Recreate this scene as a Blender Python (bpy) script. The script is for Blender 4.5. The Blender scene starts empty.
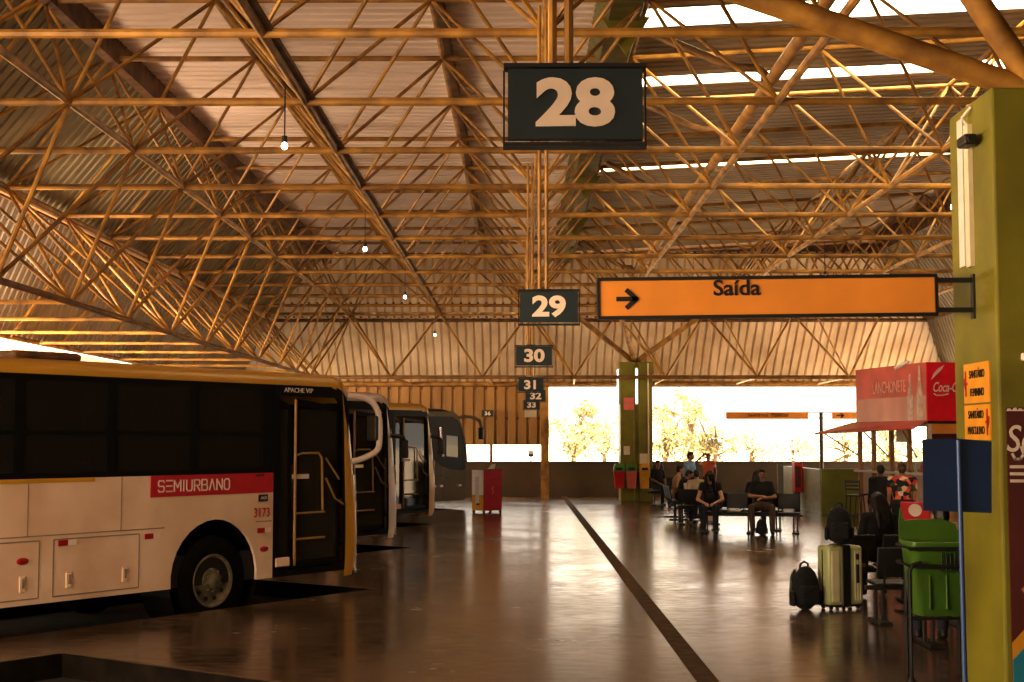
import bpy, bmesh, math, random
from math import sin, cos, pi, radians, atan2, sqrt
from mathutils import Vector as V, Matrix as M, geometry
random.seed(7)
SC = bpy.context.scene
COL = SC.collection
F = 1400.0
CAMZ = 2.0

# ------------------------------------------------------------------ materials
def mat(name, col, rough=0.6, metal=0.0, var=0.12, scale=6.0, bump=0.0, emit=None, estr=0.0, spec=0.5, stretch=None, dirt=None):
    m = bpy.data.materials.new(name); m.use_nodes = True
    nt = m.node_tree; b = nt.nodes['Principled BSDF']
    b.inputs['Roughness'].default_value = rough
    b.inputs['Metallic'].default_value = metal
    b.inputs['Specular IOR Level'].default_value = spec
    tc = nt.nodes.new('ShaderNodeTexCoord')
    src = tc.outputs['Object']
    if stretch:
        mp = nt.nodes.new('ShaderNodeMapping'); mp.inputs['Scale'].default_value = stretch
        nt.links.new(src, mp.inputs['Vector']); src = mp.outputs['Vector']
    n = nt.nodes.new('ShaderNodeTexNoise'); n.inputs['Scale'].default_value = scale; n.inputs['Detail'].default_value = 5
    nt.links.new(src, n.inputs['Vector'])
    r = nt.nodes.new('ShaderNodeValToRGB')
    d = dirt or tuple(c*(1-var*2.2) for c in col)
    r.color_ramp.elements[0].position = 0.3; r.color_ramp.elements[1].position = 0.7
    r.color_ramp.elements[0].color = (*[max(0, c) for c in d], 1)
    r.color_ramp.elements[1].color = (*[min(1, c*(1+var)) for c in col], 1)
    nt.links.new(n.outputs['Fac'], r.inputs['Fac']); nt.links.new(r.outputs['Color'], b.inputs['Base Color'])
    if bump:
        bp = nt.nodes.new('ShaderNodeBump'); bp.inputs['Strength'].default_value = bump; bp.inputs['Distance'].default_value = 0.02
        nt.links.new(n.outputs['Fac'], bp.inputs['Height']); nt.links.new(bp.outputs['Normal'], b.inputs['Normal'])
    if emit:
        b.inputs['Emission Color'].default_value = (*emit, 1); b.inputs['Emission Strength'].default_value = estr
    return m

def glass_mat(name, tint, transp=0.4, rough=0.04):
    m = bpy.data.materials.new(name); m.use_nodes = True
    nt = m.node_tree; b = nt.nodes['Principled BSDF']; out = nt.nodes['Material Output']
    b.inputs['Base Color'].default_value = (*[c*0.15 for c in tint], 1); b.inputs['Roughness'].default_value = rough
    t = nt.nodes.new('ShaderNodeBsdfTransparent'); t.inputs['Color'].default_value = (*tint, 1)
    mx = nt.nodes.new('ShaderNodeMixShader'); mx.inputs['Fac'].default_value = transp
    nt.links.new(b.outputs[0], mx.inputs[1]); nt.links.new(t.outputs[0], mx.inputs[2]); nt.links.new(mx.outputs[0], out.inputs['Surface'])
    return m

MT = {}
def mk(k, *a, **kw):
    MT[k] = mat(k, *a, **kw); return MT[k]
mk('ochre', (0.42, 0.225, 0.042), 0.5, var=0.25, scale=3.0, dirt=(0.16, 0.072, 0.018))
mk('ochre_dark', (0.24, 0.12, 0.035), 0.6, var=0.25, scale=3.0)
mk('rust', (0.17, 0.08, 0.03), 0.7, var=0.3, scale=4.0)
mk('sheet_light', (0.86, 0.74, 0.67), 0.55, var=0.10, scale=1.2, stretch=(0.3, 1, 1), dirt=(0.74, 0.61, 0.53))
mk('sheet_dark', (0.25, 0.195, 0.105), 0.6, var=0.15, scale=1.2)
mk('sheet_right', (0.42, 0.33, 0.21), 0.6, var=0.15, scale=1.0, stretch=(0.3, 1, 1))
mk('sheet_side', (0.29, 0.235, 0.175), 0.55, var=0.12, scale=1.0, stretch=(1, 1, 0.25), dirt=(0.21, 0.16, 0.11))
mk('sheet_wall', (0.80, 0.66, 0.49), 0.55, var=0.12, scale=1.0, stretch=(1, 1, 0.25), dirt=(0.58, 0.42, 0.26))
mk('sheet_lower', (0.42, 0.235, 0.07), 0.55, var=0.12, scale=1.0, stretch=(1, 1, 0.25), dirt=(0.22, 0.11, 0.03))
mk('gutter', (0.14, 0.125, 0.03), 0.6, var=0.2)
mk('olive', (0.215, 0.195, 0.014), 0.55, var=0.10, scale=1.5, dirt=(0.14, 0.125, 0.010))
mk('greenwall', (0.22, 0.27, 0.035), 0.6, var=0.12, scale=1.5)
mk('brownwall', (0.066, 0.042, 0.016), 0.7, var=0.12, scale=1.2, bump=0.2)
mk('kerb', (0.10, 0.062, 0.022), 0.75, var=0.3, scale=5, dirt=(0.05, 0.035, 0.02))
mk('asphalt', (0.035, 0.03, 0.027), 0.7, var=0.25, scale=8, bump=0.3)
mk('outground', (0.68, 0.56, 0.44), 0.9, var=0.08, scale=0.4)
mk('strip', (0.095, 0.055, 0.026), 0.85, spec=0.1, var=0.2, scale=6)
mk('black', (0.012, 0.011, 0.011), 0.45, var=0.1)
mk('blackfab', (0.014, 0.013, 0.014), 0.9, var=0.2, scale=30, bump=0.3)
mk('rubber', (0.006, 0.0055, 0.005), 0.95, var=0.15, spec=0.05)
mk('steel', (0.17, 0.14, 0.085), 0.5, metal=0.1, var=0.2, scale=9)
mk('darksteel', (0.04, 0.035, 0.03), 0.45, metal=0.4, var=0.15)
mk('chrome', (0.75, 0.70, 0.66), 0.25, metal=0.8, var=0.05)
mk('bus_white', (0.78, 0.60, 0.46), 0.35, var=0.04, scale=1.5, dirt=(0.64, 0.44, 0.30))
mk('rail_yellow', (0.34, 0.18, 0.035), 0.45, var=0.06)
mk('bus_yellow', (0.56, 0.30, 0.025), 0.35, var=0.04, scale=1.5)
mk('bus_pale', (0.60, 0.49, 0.44), 0.35, var=0.04, scale=1.5)
mk('bus_grey', (0.17, 0.145, 0.095), 0.7, spec=0.06, var=0.05, scale=1.5)
mk('bus_black', (0.005, 0.0045, 0.004), 0.5, var=0.05, spec=0.12)
mk('bus_red', (0.50, 0.018, 0.03), 0.4, var=0.05)
mk('seam', (0.30, 0.23, 0.18), 0.6, var=0.05)
mk('letter_white', (0.78, 0.66, 0.58), 0.5, var=0.03)
mk('letter_beige', (0.88, 0.72, 0.59), 0.6, var=0.05)
mk('letter_red', (0.45, 0.02, 0.025), 0.5, var=0.04)
mk('letter_black', (0.012, 0.010, 0.010), 0.6, var=0.05)
mk('reflect_red', (0.35, 0.01, 0.01), 0.3, var=0.05)
mk('sign_dark', (0.015, 0.030, 0.036), 0.5, var=0.1)
mk('sign_orange', (0.78, 0.31, 0.045), 0.5, var=0.06, scale=2.0)
mk('sign_yellow', (0.72, 0.33, 0.018), 0.5, var=0.06)
mk('sign_blue', (0.008, 0.030, 0.10), 0.45, var=0.12, scale=2.0)
mk('pole_blue', (0.04, 0.09, 0.26), 0.35, var=0.08)
mk('white', (0.72, 0.68, 0.62), 0.5, var=0.05)
mk('paper', (0.72, 0.62, 0.45), 0.8, var=0.05)
mk('cola_red', (0.78, 0.012, 0.030), 0.35, var=0.04)
mk('red_pale', (0.55, 0.11, 0.085), 0.28, var=0.12, scale=1.5)  # paler, glossier red for the sign side and awning
mk('red', (0.55, 0.015, 0.02), 0.4, var=0.06)
mk('pink', (0.70, 0.17, 0.13), 0.5, var=0.06)
mk('yellow', (0.72, 0.36, 0.02), 0.5, var=0.06)
mk('green', (0.09, 0.25, 0.02), 0.5, var=0.08)
mk('bin_green', (0.075, 0.17, 0.015), 0.42, var=0.10, scale=3, dirt=(0.05, 0.12, 0.012))
mk('case_green', (0.42, 0.46, 0.22), 0.35, var=0.06)
mk('case_cream', (0.66, 0.62, 0.40), 0.35, var=0.06)
mk('maroon', (0.11, 0.022, 0.018), 0.5, var=0.08)
mk('cyan', (0.02, 0.25, 0.36), 0.5, var=0.05)
mk('cone_tan', (0.50, 0.26, 0.09), 0.6, var=0.3, scale=20)
mk('wood', (0.45, 0.25, 0.10), 0.5, var=0.2, scale=4)
mk('counter', (0.60, 0.45, 0.36), 0.5, var=0.06)
mk('skin', (0.42, 0.21, 0.12), 0.5, var=0.05)
mk('skin_dark', (0.22, 0.10, 0.055), 0.5, var=0.05)
mk('skin_light', (0.58, 0.33, 0.21), 0.5, var=0.05)
mk('hair', (0.012, 0.008, 0.006), 0.5, var=0.3, scale=40)
mk('hair_brown', (0.10, 0.05, 0.022), 0.5, var=0.3, scale=40)
mk('eye', (0.01, 0.008, 0.008), 0.3, var=0.0)
mk('lip', (0.28, 0.09, 0.07), 0.5, var=0.0)
mk('cloth_black', (0.013, 0.012, 0.014), 0.9, var=0.2)
mk('cloth_jeans', (0.025, 0.028, 0.042), 0.9, var=0.2)
mk('cloth_blue', (0.28, 0.48, 0.68), 0.9, var=0.08)
mk('cloth_orange', (0.60, 0.14, 0.06), 0.9, var=0.08)
mk('cloth_white', (0.62, 0.53, 0.46), 0.9, var=0.06)
mk('cloth_tan', (0.50, 0.32, 0.18), 0.9, var=0.08)
mk('cloth_beige', (0.45, 0.36, 0.26), 0.9, var=0.08)
mk('cloth_red', (0.55, 0.02, 0.03), 0.9, var=0.08)
mk('cloth_brown', (0.10, 0.06, 0.03), 0.9, var=0.1)
mk('bark', (0.12, 0.085, 0.055), 0.9, var=0.2)
mk('leaf_olive', (0.31, 0.29, 0.16), 0.8, var=0.25, scale=0.8)
mk('leaf_yellow', (0.40, 0.35, 0.19), 0.8, var=0.25, scale=0.8)
mk('leaf_pale', (0.50, 0.47, 0.30), 0.8, var=0.25, scale=0.8)
mk('lamp_on', (0.9, 0.9, 0.9), 0.4, emit=(1, 0.95, 0.9), estr=5.0)
mk('bulb_on', (0.9, 0.9, 0.9), 0.4, emit=(1, 0.97, 0.92), estr=9.0)
mk('tube_on', (0.9, 0.9, 0.9), 0.4, emit=(0.95, 0.92, 1.0), estr=1.6)
mk('screen', (0.2, 0.1, 0.3), 0.4, emit=(0.45, 0.25, 0.95), estr=1.3)
MT['glass_dark'] = glass_mat('glass_dark', (0.30, 0.26, 0.20), 0.42)
MT['glass_bus'] = glass_mat('glass_bus', (0.30, 0.25, 0.20), 0.6)
MT['glass_pale'] = glass_mat('glass_pale', (0.8, 0.82, 0.75), 0.35, 0.3)
def skylight_mat():
    m = bpy.data.materials.new('skylight'); m.use_nodes = True
    nt = m.node_tree; out = nt.nodes['Material Output']
    t = nt.nodes.new('ShaderNodeBsdfTransparent'); t.inputs['Color'].default_value = (1, 0.95, 0.86, 1)
    d = nt.nodes.new('ShaderNodeBsdfTranslucent'); d.inputs['Color'].default_value = (0.9, 0.82, 0.7, 1)
    n = nt.nodes.new('ShaderNodeTexNoise'); n.inputs['Scale'].default_value = 3
    r = nt.nodes.new('ShaderNodeMapRange'); r.inputs['To Min'].default_value = 0.0; r.inputs['To Max'].default_value = 0.10
    nt.links.new(n.outputs['Fac'], r.inputs['Value'])
    mx = nt.nodes.new('ShaderNodeMixShader'); nt.links.new(r.outputs['Result'], mx.inputs['Fac'])
    nt.links.new(d.outputs[0], mx.inputs[1]); nt.links.new(t.outputs[0], mx.inputs[2]); nt.links.new(mx.outputs[0], out.inputs['Surface'])
    return m
MT['skylight'] = skylight_mat()
def floral_mat():
    m = bpy.data.materials.new('floral'); m.use_nodes = True
    nt = m.node_tree; b = nt.nodes['Principled BSDF']; b.inputs['Roughness'].default_value = 0.9
    tc = nt.nodes.new('ShaderNodeTexCoord'); v = nt.nodes.new('ShaderNodeTexVoronoi'); v.inputs['Scale'].default_value = 11
    nt.links.new(tc.outputs['Object'], v.inputs['Vector'])
    s = nt.nodes.new('ShaderNodeSeparateColor'); nt.links.new(v.outputs['Color'], s.inputs[0])
    r = nt.nodes.new('ShaderNodeValToRGB'); r.color_ramp.interpolation = 'CONSTANT'
    e = r.color_ramp.elements; e[0].color = (0.012, 0.012, 0.015, 1); e[1].position = 0.42; e[1].color = (0.50, 0.05, 0.035, 1)
    for p, c in ((0.66, (0.62, 0.45, 0.33, 1)), (0.80, (0.05, 0.08, 0.03, 1)), (0.9, (0.65, 0.16, 0.06, 1))):
        x = e.new(p); x.color = c
    nt.links.new(s.outputs[0], r.inputs['Fac']); nt.links.new(r.outputs['Color'], b.inputs['Base Color'])
    return m
MT['floral'] = floral_mat()
def floor_mat():
    m = bpy.data.materials.new('polished_concrete'); m.use_nodes = True
    nt = m.node_tree; b = nt.nodes['Principled BSDF']
    tc = nt.nodes.new('ShaderNodeTexCoord')
    n1 = nt.nodes.new('ShaderNodeTexNoise'); n1.inputs['Scale'].default_value = 0.55; n1.inputs['Detail'].default_value = 8
    n2 = nt.nodes.new('ShaderNodeTexNoise'); n2.inputs['Scale'].default_value = 9; n2.inputs['Detail'].default_value = 6
    mp = nt.nodes.new('ShaderNodeMapping'); mp.inputs['Scale'].default_value = (0.5, 1.0, 1)
    nt.links.new(tc.outputs['Object'], n1.inputs['Vector']); nt.links.new(tc.outputs['Object'], mp.inputs['Vector']); nt.links.new(mp.outputs['Vector'], n2.inputs['Vector'])
    a = nt.nodes.new('ShaderNodeMath'); a.operation = 'ADD'; nt.links.new(n1.outputs['Fac'], a.inputs[0]); nt.links.new(n2.outputs['Fac'], a.inputs[1])
    h = nt.nodes.new('ShaderNodeMath'); h.operation = 'MULTIPLY'; h.inputs[1].default_value = 0.5; nt.links.new(a.outputs[0], h.inputs[0])
    r = nt.nodes.new('ShaderNodeValToRGB')
    r.color_ramp.elements[0].position = 0.38; r.color_ramp.elements[0].color = (0.055, 0.034, 0.019, 1)
    r.color_ramp.elements[1].position = 0.64; r.color_ramp.elements[1].color = (0.175, 0.112, 0.066, 1)
    nt.links.new(h.outputs[0], r.inputs['Fac'])
    br = nt.nodes.new('ShaderNodeTexBrick'); br.inputs['Scale'].default_value = 1.0
    br.offset = 0.0; br.inputs['Brick Width'].default_value = 3.3; br.inputs['Row Height'].default_value = 2.4
    br.inputs['Mortar Size'].default_value = 0.012; br.inputs['Color1'].default_value = (1, 1, 1, 1); br.inputs['Color2'].default_value = (0.9, 0.9, 0.9, 1); br.inputs['Mortar'].default_value = (0.55, 0.5, 0.45, 1)
    nt.links.new(tc.outputs['Object'], br.inputs['Vector'])
    mx = nt.nodes.new('ShaderNodeMix'); mx.data_type = 'RGBA'; mx.blend_type = 'MULTIPLY'; mx.inputs['Factor'].default_value = 1
    nt.links.new(r.outputs['Color'], mx.inputs[6]); nt.links.new(br.outputs['Color'], mx.inputs[7]); nt.links.new(mx.outputs[2], b.inputs['Base Color'])
    rr = nt.nodes.new('ShaderNodeMapRange'); rr.inputs['From Min'].default_value = 0.3; rr.inputs['From Max'].default_value = 0.7
    rr.inputs['To Min'].default_value = 0.11; rr.inputs['To Max'].default_value = 0.30
    nt.links.new(h.outputs[0], rr.inputs['Value']); nt.links.new(rr.outputs['Result'], b.inputs['Roughness'])
    bp = nt.nodes.new('ShaderNodeBump'); bp.inputs['Strength'].default_value = 0.05; bp.inputs['Distance'].default_value = 0.01
    nt.links.new(n2.outputs['Fac'], bp.inputs['Height']); nt.links.new(bp.outputs['Normal'], b.inputs['Normal'])
    b.inputs['Specular IOR Level'].default_value = 0.6
    return m
MT['floor'] = floor_mat()

# ------------------------------------------------------------------ helpers
def tag(o, label=None, cat=None, group=None, kind=None):
    if label: o['label'] = label
    if cat: o['category'] = cat
    if group: o['group'] = group
    if kind: o['kind'] = kind
    return o

def empty(name, loc, rz=0.0, label=None, cat=None, group=None, kind=None):
    o = bpy.data.objects.new(name, None); COL.objects.link(o)
    o.location = loc; o.rotation_euler = (0, 0, rz); o.empty_display_size = 0.1
    return tag(o, label, cat, group, kind)

def copy_tree(o, parent=None):
    c = o.copy(); COL.objects.link(c); c.parent = parent
    for ch in o.children: copy_tree(ch, c)
    return c

def link_mesh(name, me, material=None, parent=None, smooth=False):
    o = bpy.data.objects.new(name, me); COL.objects.link(o)
    if material is not None:
        for m in (material if isinstance(material, (list, tuple)) else [material]):
            me.materials.append(MT[m] if isinstance(m, str) else m)
    if smooth:
        me.polygons.foreach_set('use_smooth', [True]*len(me.polygons))
    if parent is not None: o.parent = parent
    return o

class MB:
    def __init__(self): self.v = []; self.f = []; self.mi = []; self.cur = 0
    def add(self, vs, fs):
        b = len(self.v); self.v += [tuple(p) for p in vs]
        for f in fs: self.f.append(tuple(b+i for i in f)); self.mi.append(self.cur)
        return self
    def box(self, c, s, mx=None):
        x, y, z = s[0]/2, s[1]/2, s[2]/2
        vs = [V((sx*x, sy*y, sz*z)) for sz in (-1, 1) for sy in (-1, 1) for sx in (-1, 1)]
        if mx is not None: vs = [mx @ p for p in vs]
        vs = [p+V(c) for p in vs]
        return self.add(vs, [(0, 2, 3, 1), (4, 5, 7, 6), (0, 1, 5, 4), (2, 6, 7, 3), (0, 4, 6, 2), (1, 3, 7, 5)])
    def box2(self, lo, hi):
        return self.box([(a+b)/2 for a, b in zip(lo, hi)], [abs(b-a) for a, b in zip(lo, hi)])
    def rbox(self, c, s, r=0.02, seg=3, mx=None):
        bm = bmesh.new(); bmesh.ops.create_cube(bm, size=1.0)
        for v in bm.verts: v.co = V((v.co.x*s[0], v.co.y*s[1], v.co.z*s[2]))
        bmesh.ops.bevel(bm, geom=list(bm.edges), offset=min(r, min(s)*0.49), segments=seg, profile=0.5, affect='EDGES')
        bm.verts.index_update()
        vs = [(mx @ v.co if mx is not None else v.co)+V(c) for v in bm.verts]
        fs = [[v.index for v in f.verts] for f in bm.faces]; bm.free()
        return self.add(vs, fs)
    def tube(self, p0, p1, r, n=8, r1=None):
        return self.path([p0, p1], r, n, r1)
    def path(self, pts, r, n=8, r1=None, closed=False):
        pts = [V(p) for p in pts]; m = len(pts)
        rs = [r + ((r1 if r1 is not None else r)-r)*i/max(1, m-1) for i in range(m)]
        vs = []; prev = None
        for i, p in enumerate(pts):
            if closed: t = (pts[(i+1) % m]-pts[i-1])
            else: t = (pts[min(i+1, m-1)]-pts[max(i-1, 0)])
            t.normalize()
            if prev is None:
                a = V((0, 0, 1)) if abs(t.z) < 0.9 else V((1, 0, 0))
                u = t.cross(a).normalized()
            else:
                u = (prev-t*prev.dot(t)); u.normalize()
            prev = u; w = t.cross(u)
            for k in range(n):
                an = 2*pi*k/n
                vs.append(p+(u*cos(an)+w*sin(an))*rs[i])
        fs = []
        for i in range(m-1 if not closed else m):
            j = (i+1) % m
            for k in range(n): fs.append((i*n+k, i*n+(k+1) % n, j*n+(k+1) % n, j*n+k))
        if not closed:
            fs.append(tuple(range(n-1, -1, -1))); fs.append(tuple((m-1)*n+k for k in range(n)))
        return self.add(vs, fs)
    def lathe(self, prof, c=(0, 0, 0), mx=None, n=24, cap=True):
        vs = []; fs = []
        for r, z in prof:
            for k in range(n):
                a = 2*pi*k/n; p = V((r*cos(a), r*sin(a), z))
                vs.append((mx @ p if mx is not None else p)+V(c))
        for i in range(len(prof)-1):
            for k in range(n): fs.append((i*n+k, i*n+(k+1) % n, (i+1)*n+(k+1) % n, (i+1)*n+k))
        if cap and prof[0][0] > 1e-5: fs.append(tuple(range(n-1, -1, -1)))
        if cap and prof[-1][0] > 1e-5: fs.append(tuple((len(prof)-1)*n+k for k in range(n)))
        return self.add(vs, fs)
    def ell(self, c, r, mx=None, n=12, m=8):
        vs = []; fs = []
        for i in range(m+1):
            th = pi*i/m
            for k in range(n):
                a = 2*pi*k/n; p = V((r[0]*sin(th)*cos(a), r[1]*sin(th)*sin(a), r[2]*cos(th)))
                vs.append((mx @ p if mx is not None else p)+V(c))
        for i in range(m):
            for k in range(n): fs.append((i*n+k, (i+1)*n+k, (i+1)*n+(k+1) % n, i*n+(k+1) % n))
        return self.add(vs, fs)
    def cap(self, p0, p1, r0, r1=None):
        r1 = r0 if r1 is None else r1
        p0, p1 = V(p0), V(p1)
        self.ell(p0, (r0,)*3, n=10, m=6); self.ell(p1, (r1,)*3, n=10, m=6)
        if (p1-p0).length > 1e-4: self.path([p0, p1], r0, 10, r1)
        return self
    def prism(self, poly, o, ux, uy, t):
        o, ux, uy = V(o), V(ux), V(uy); nrm = ux.cross(uy).normalized()*t
        n = len(poly); a = [o+ux*p[0]+uy*p[1] for p in poly]
        return self.add(a+[p+nrm for p in a], [tuple(range(n-1, -1, -1)), tuple(range(n, 2*n))]+[(i, (i+1) % n, n+(i+1) % n, n+i) for i in range(n)])
    def build(self, name, material, parent=None, smooth=False, bevel=0.0):
        me = bpy.data.meshes.new(name); me.from_pydata(self.v, [], self.f); me.update()
        bm = bmesh.new(); bm.from_mesh(me); bmesh.ops.remove_doubles(bm, verts=bm.verts, dist=1e-5)
        bmesh.ops.recalc_face_normals(bm, faces=bm.faces) if len(bm.faces) < 60000 else None
        bm.to_mesh(me); bm.free()
        o = link_mesh(name, me, material, parent)
        if len(o.data.materials) > 1 and len(me.polygons) == len(self.mi): me.polygons.foreach_set('material_index', self.mi)
        if smooth:
            me.polygons.foreach_set('use_smooth', [True]*len(me.polygons))
            try: me.set_sharp_from_angle(angle=radians(38))
            except Exception: pass
        if bevel:
            md = o.modifiers.new('bevel', 'BEVEL'); md.width = bevel; md.segments = 2; md.limit_method = 'ANGLE'
        return o

def eval_mesh(o):
    bpy.context.view_layer.update()
    dg = bpy.context.evaluated_depsgraph_get()
    me = bpy.data.meshes.new_from_object(o.evaluated_get(dg))
    return me

def text(name, s, mx, size, material, parent=None, ext=0.004, bold=0.0, align='CENTER', shear=0.0, sx=1.0, space=1.0):
    cu = bpy.data.curves.new('t', 'FONT'); cu.body = s; cu.size = size; cu.extrude = ext; cu.offset = bold*size
    cu.align_x = align; cu.align_y = 'CENTER'; cu.shear = shear; cu.resolution_u = 4; cu.space_character = space
    t = bpy.data.objects.new('t', cu); COL.objects.link(t)
    me = eval_mesh(t); bpy.data.objects.remove(t); me.materials.clear()
    me.transform(mx @ M.Diagonal((sx, 1, 1, 1)))
    return link_mesh(name, me, material, parent)

def frame_mx(o, ux, uy):
    ux, uy = V(ux).normalized(), V(uy).normalized(); n = ux.cross(uy)
    m = M.Identity(4)
    for i in range(3): m[i][0] = ux[i]; m[i][1] = uy[i]; m[i][2] = n[i]; m[i][3] = o[i]
    return m

def holed(name, outer, holes, mx, thick, material, parent=None):
    """flat plate with holes in the local xy-plane of mx"""
    cu = bpy.data.curves.new('h', 'CURVE'); cu.dimensions = '2D'; cu.fill_mode = 'BOTH'; cu.extrude = thick/2
    for poly in [outer]+holes:
        sp = cu.splines.new('POLY'); sp.points.add(len(poly)-1); sp.use_cyclic_u = True
        for p, q in zip(sp.points, poly): p.co = (q[0], q[1], 0, 1)
    t = bpy.data.objects.new('h', cu); COL.objects.link(t)
    me = eval_mesh(t); bpy.data.objects.remove(t); me.materials.clear(); me.transform(mx)
    return link_mesh(name, me, material, parent)

def rrect(x0, y0, x1, y1, r=0.05, n=4):
    pts = []
    for cx, cy, a0 in ((x1-r, y1-r, 0), (x0+r, y1-r, 90), (x0+r, y0+r, 180), (x1-r, y0+r, 270)):
        for i in range(n+1):
            a = radians(a0+90*i/n); pts.append((cx+r*cos(a), cy+r*sin(a)))
    return pts

# camera -------------------------------------------------------------
cam = bpy.data.cameras.new('camera'); camo = bpy.data.objects.new('camera', cam); COL.objects.link(camo)
PITCH = math.atan(99/F); YAW = math.atan(8/F)
camo.location = (0, 0, CAMZ); camo.rotation_euler = (pi/2+PITCH, 0, YAW)
cam.sensor_width = 36; cam.lens = 36*F/1024; cam.clip_end = 900; cam.clip_start = 0.05
SC.camera = camo
CR = camo.rotation_euler.to_matrix()
def at(px, py, Y):
    d = CR @ V(((px-512)/F, -(py-341)/F, -1.0)); k = Y/d.y
    return V((0, 0, CAMZ))+d*k
def proj(p):
    q = CR.transposed() @ (V(p)-V((0, 0, CAMZ)))
    if q.z > -0.1: return None
    return (512+F*q.x/-q.z, 341-F*q.y/-q.z)

# ------------------------------------------------------------------ people
def remesh(mb, voxel, smooth=4):
    me = bpy.data.meshes.new('r'); me.from_pydata(mb.v, [], mb.f); me.update()
    o = bpy.data.objects.new('r', me); COL.objects.link(o)
    md = o.modifiers.new('r', 'REMESH'); md.mode = 'VOXEL'; md.voxel_size = voxel; md.use_smooth_shade = True
    if smooth:
        s = o.modifiers.new('s', 'SMOOTH'); s.factor = 0.5; s.iterations = smooth
    out = eval_mesh(o); bpy.data.objects.remove(o); bpy.data.meshes.remove(me)
    return out

def hand(mb, wrist, elbow, pn, side):
    wrist = V(wrist); d = (wrist-V(elbow)).normalized(); pn = V(pn); pn = (pn-d*pn.dot(d)).normalized()
    ac = d.cross(pn).normalized()
    for k in (-1.5, -0.5, 0.5, 1.5):
        mb.cap(wrist+d*0.01+ac*k*0.010, wrist+d*0.085+ac*k*0.020, 0.017, 0.013)
    for k, L in zip((-1.5, -0.5, 0.5, 1.5), (0.062, 0.078, 0.083, 0.072)):
        b = wrist+d*0.085+ac*k*0.021; d1 = (d+pn*0.35+ac*k*0.04).normalized(); m = b+d1*L*0.55; d2 = (d+pn*0.9).normalized()
        mb.cap(b, m, 0.0105, 0.0095); mb.cap(m, m+d2*L*0.45, 0.0095, 0.008)
    b = wrist+d*0.03+ac*side*0.03; m = b+(d*0.7+ac*side*0.7+pn*0.2).normalized()*0.04
    mb.cap(b, m, 0.013, 0.011); mb.cap(m, m+(d+ac*side*0.2+pn*0.3).normalized()*0.03, 0.011, 0.009)

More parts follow.
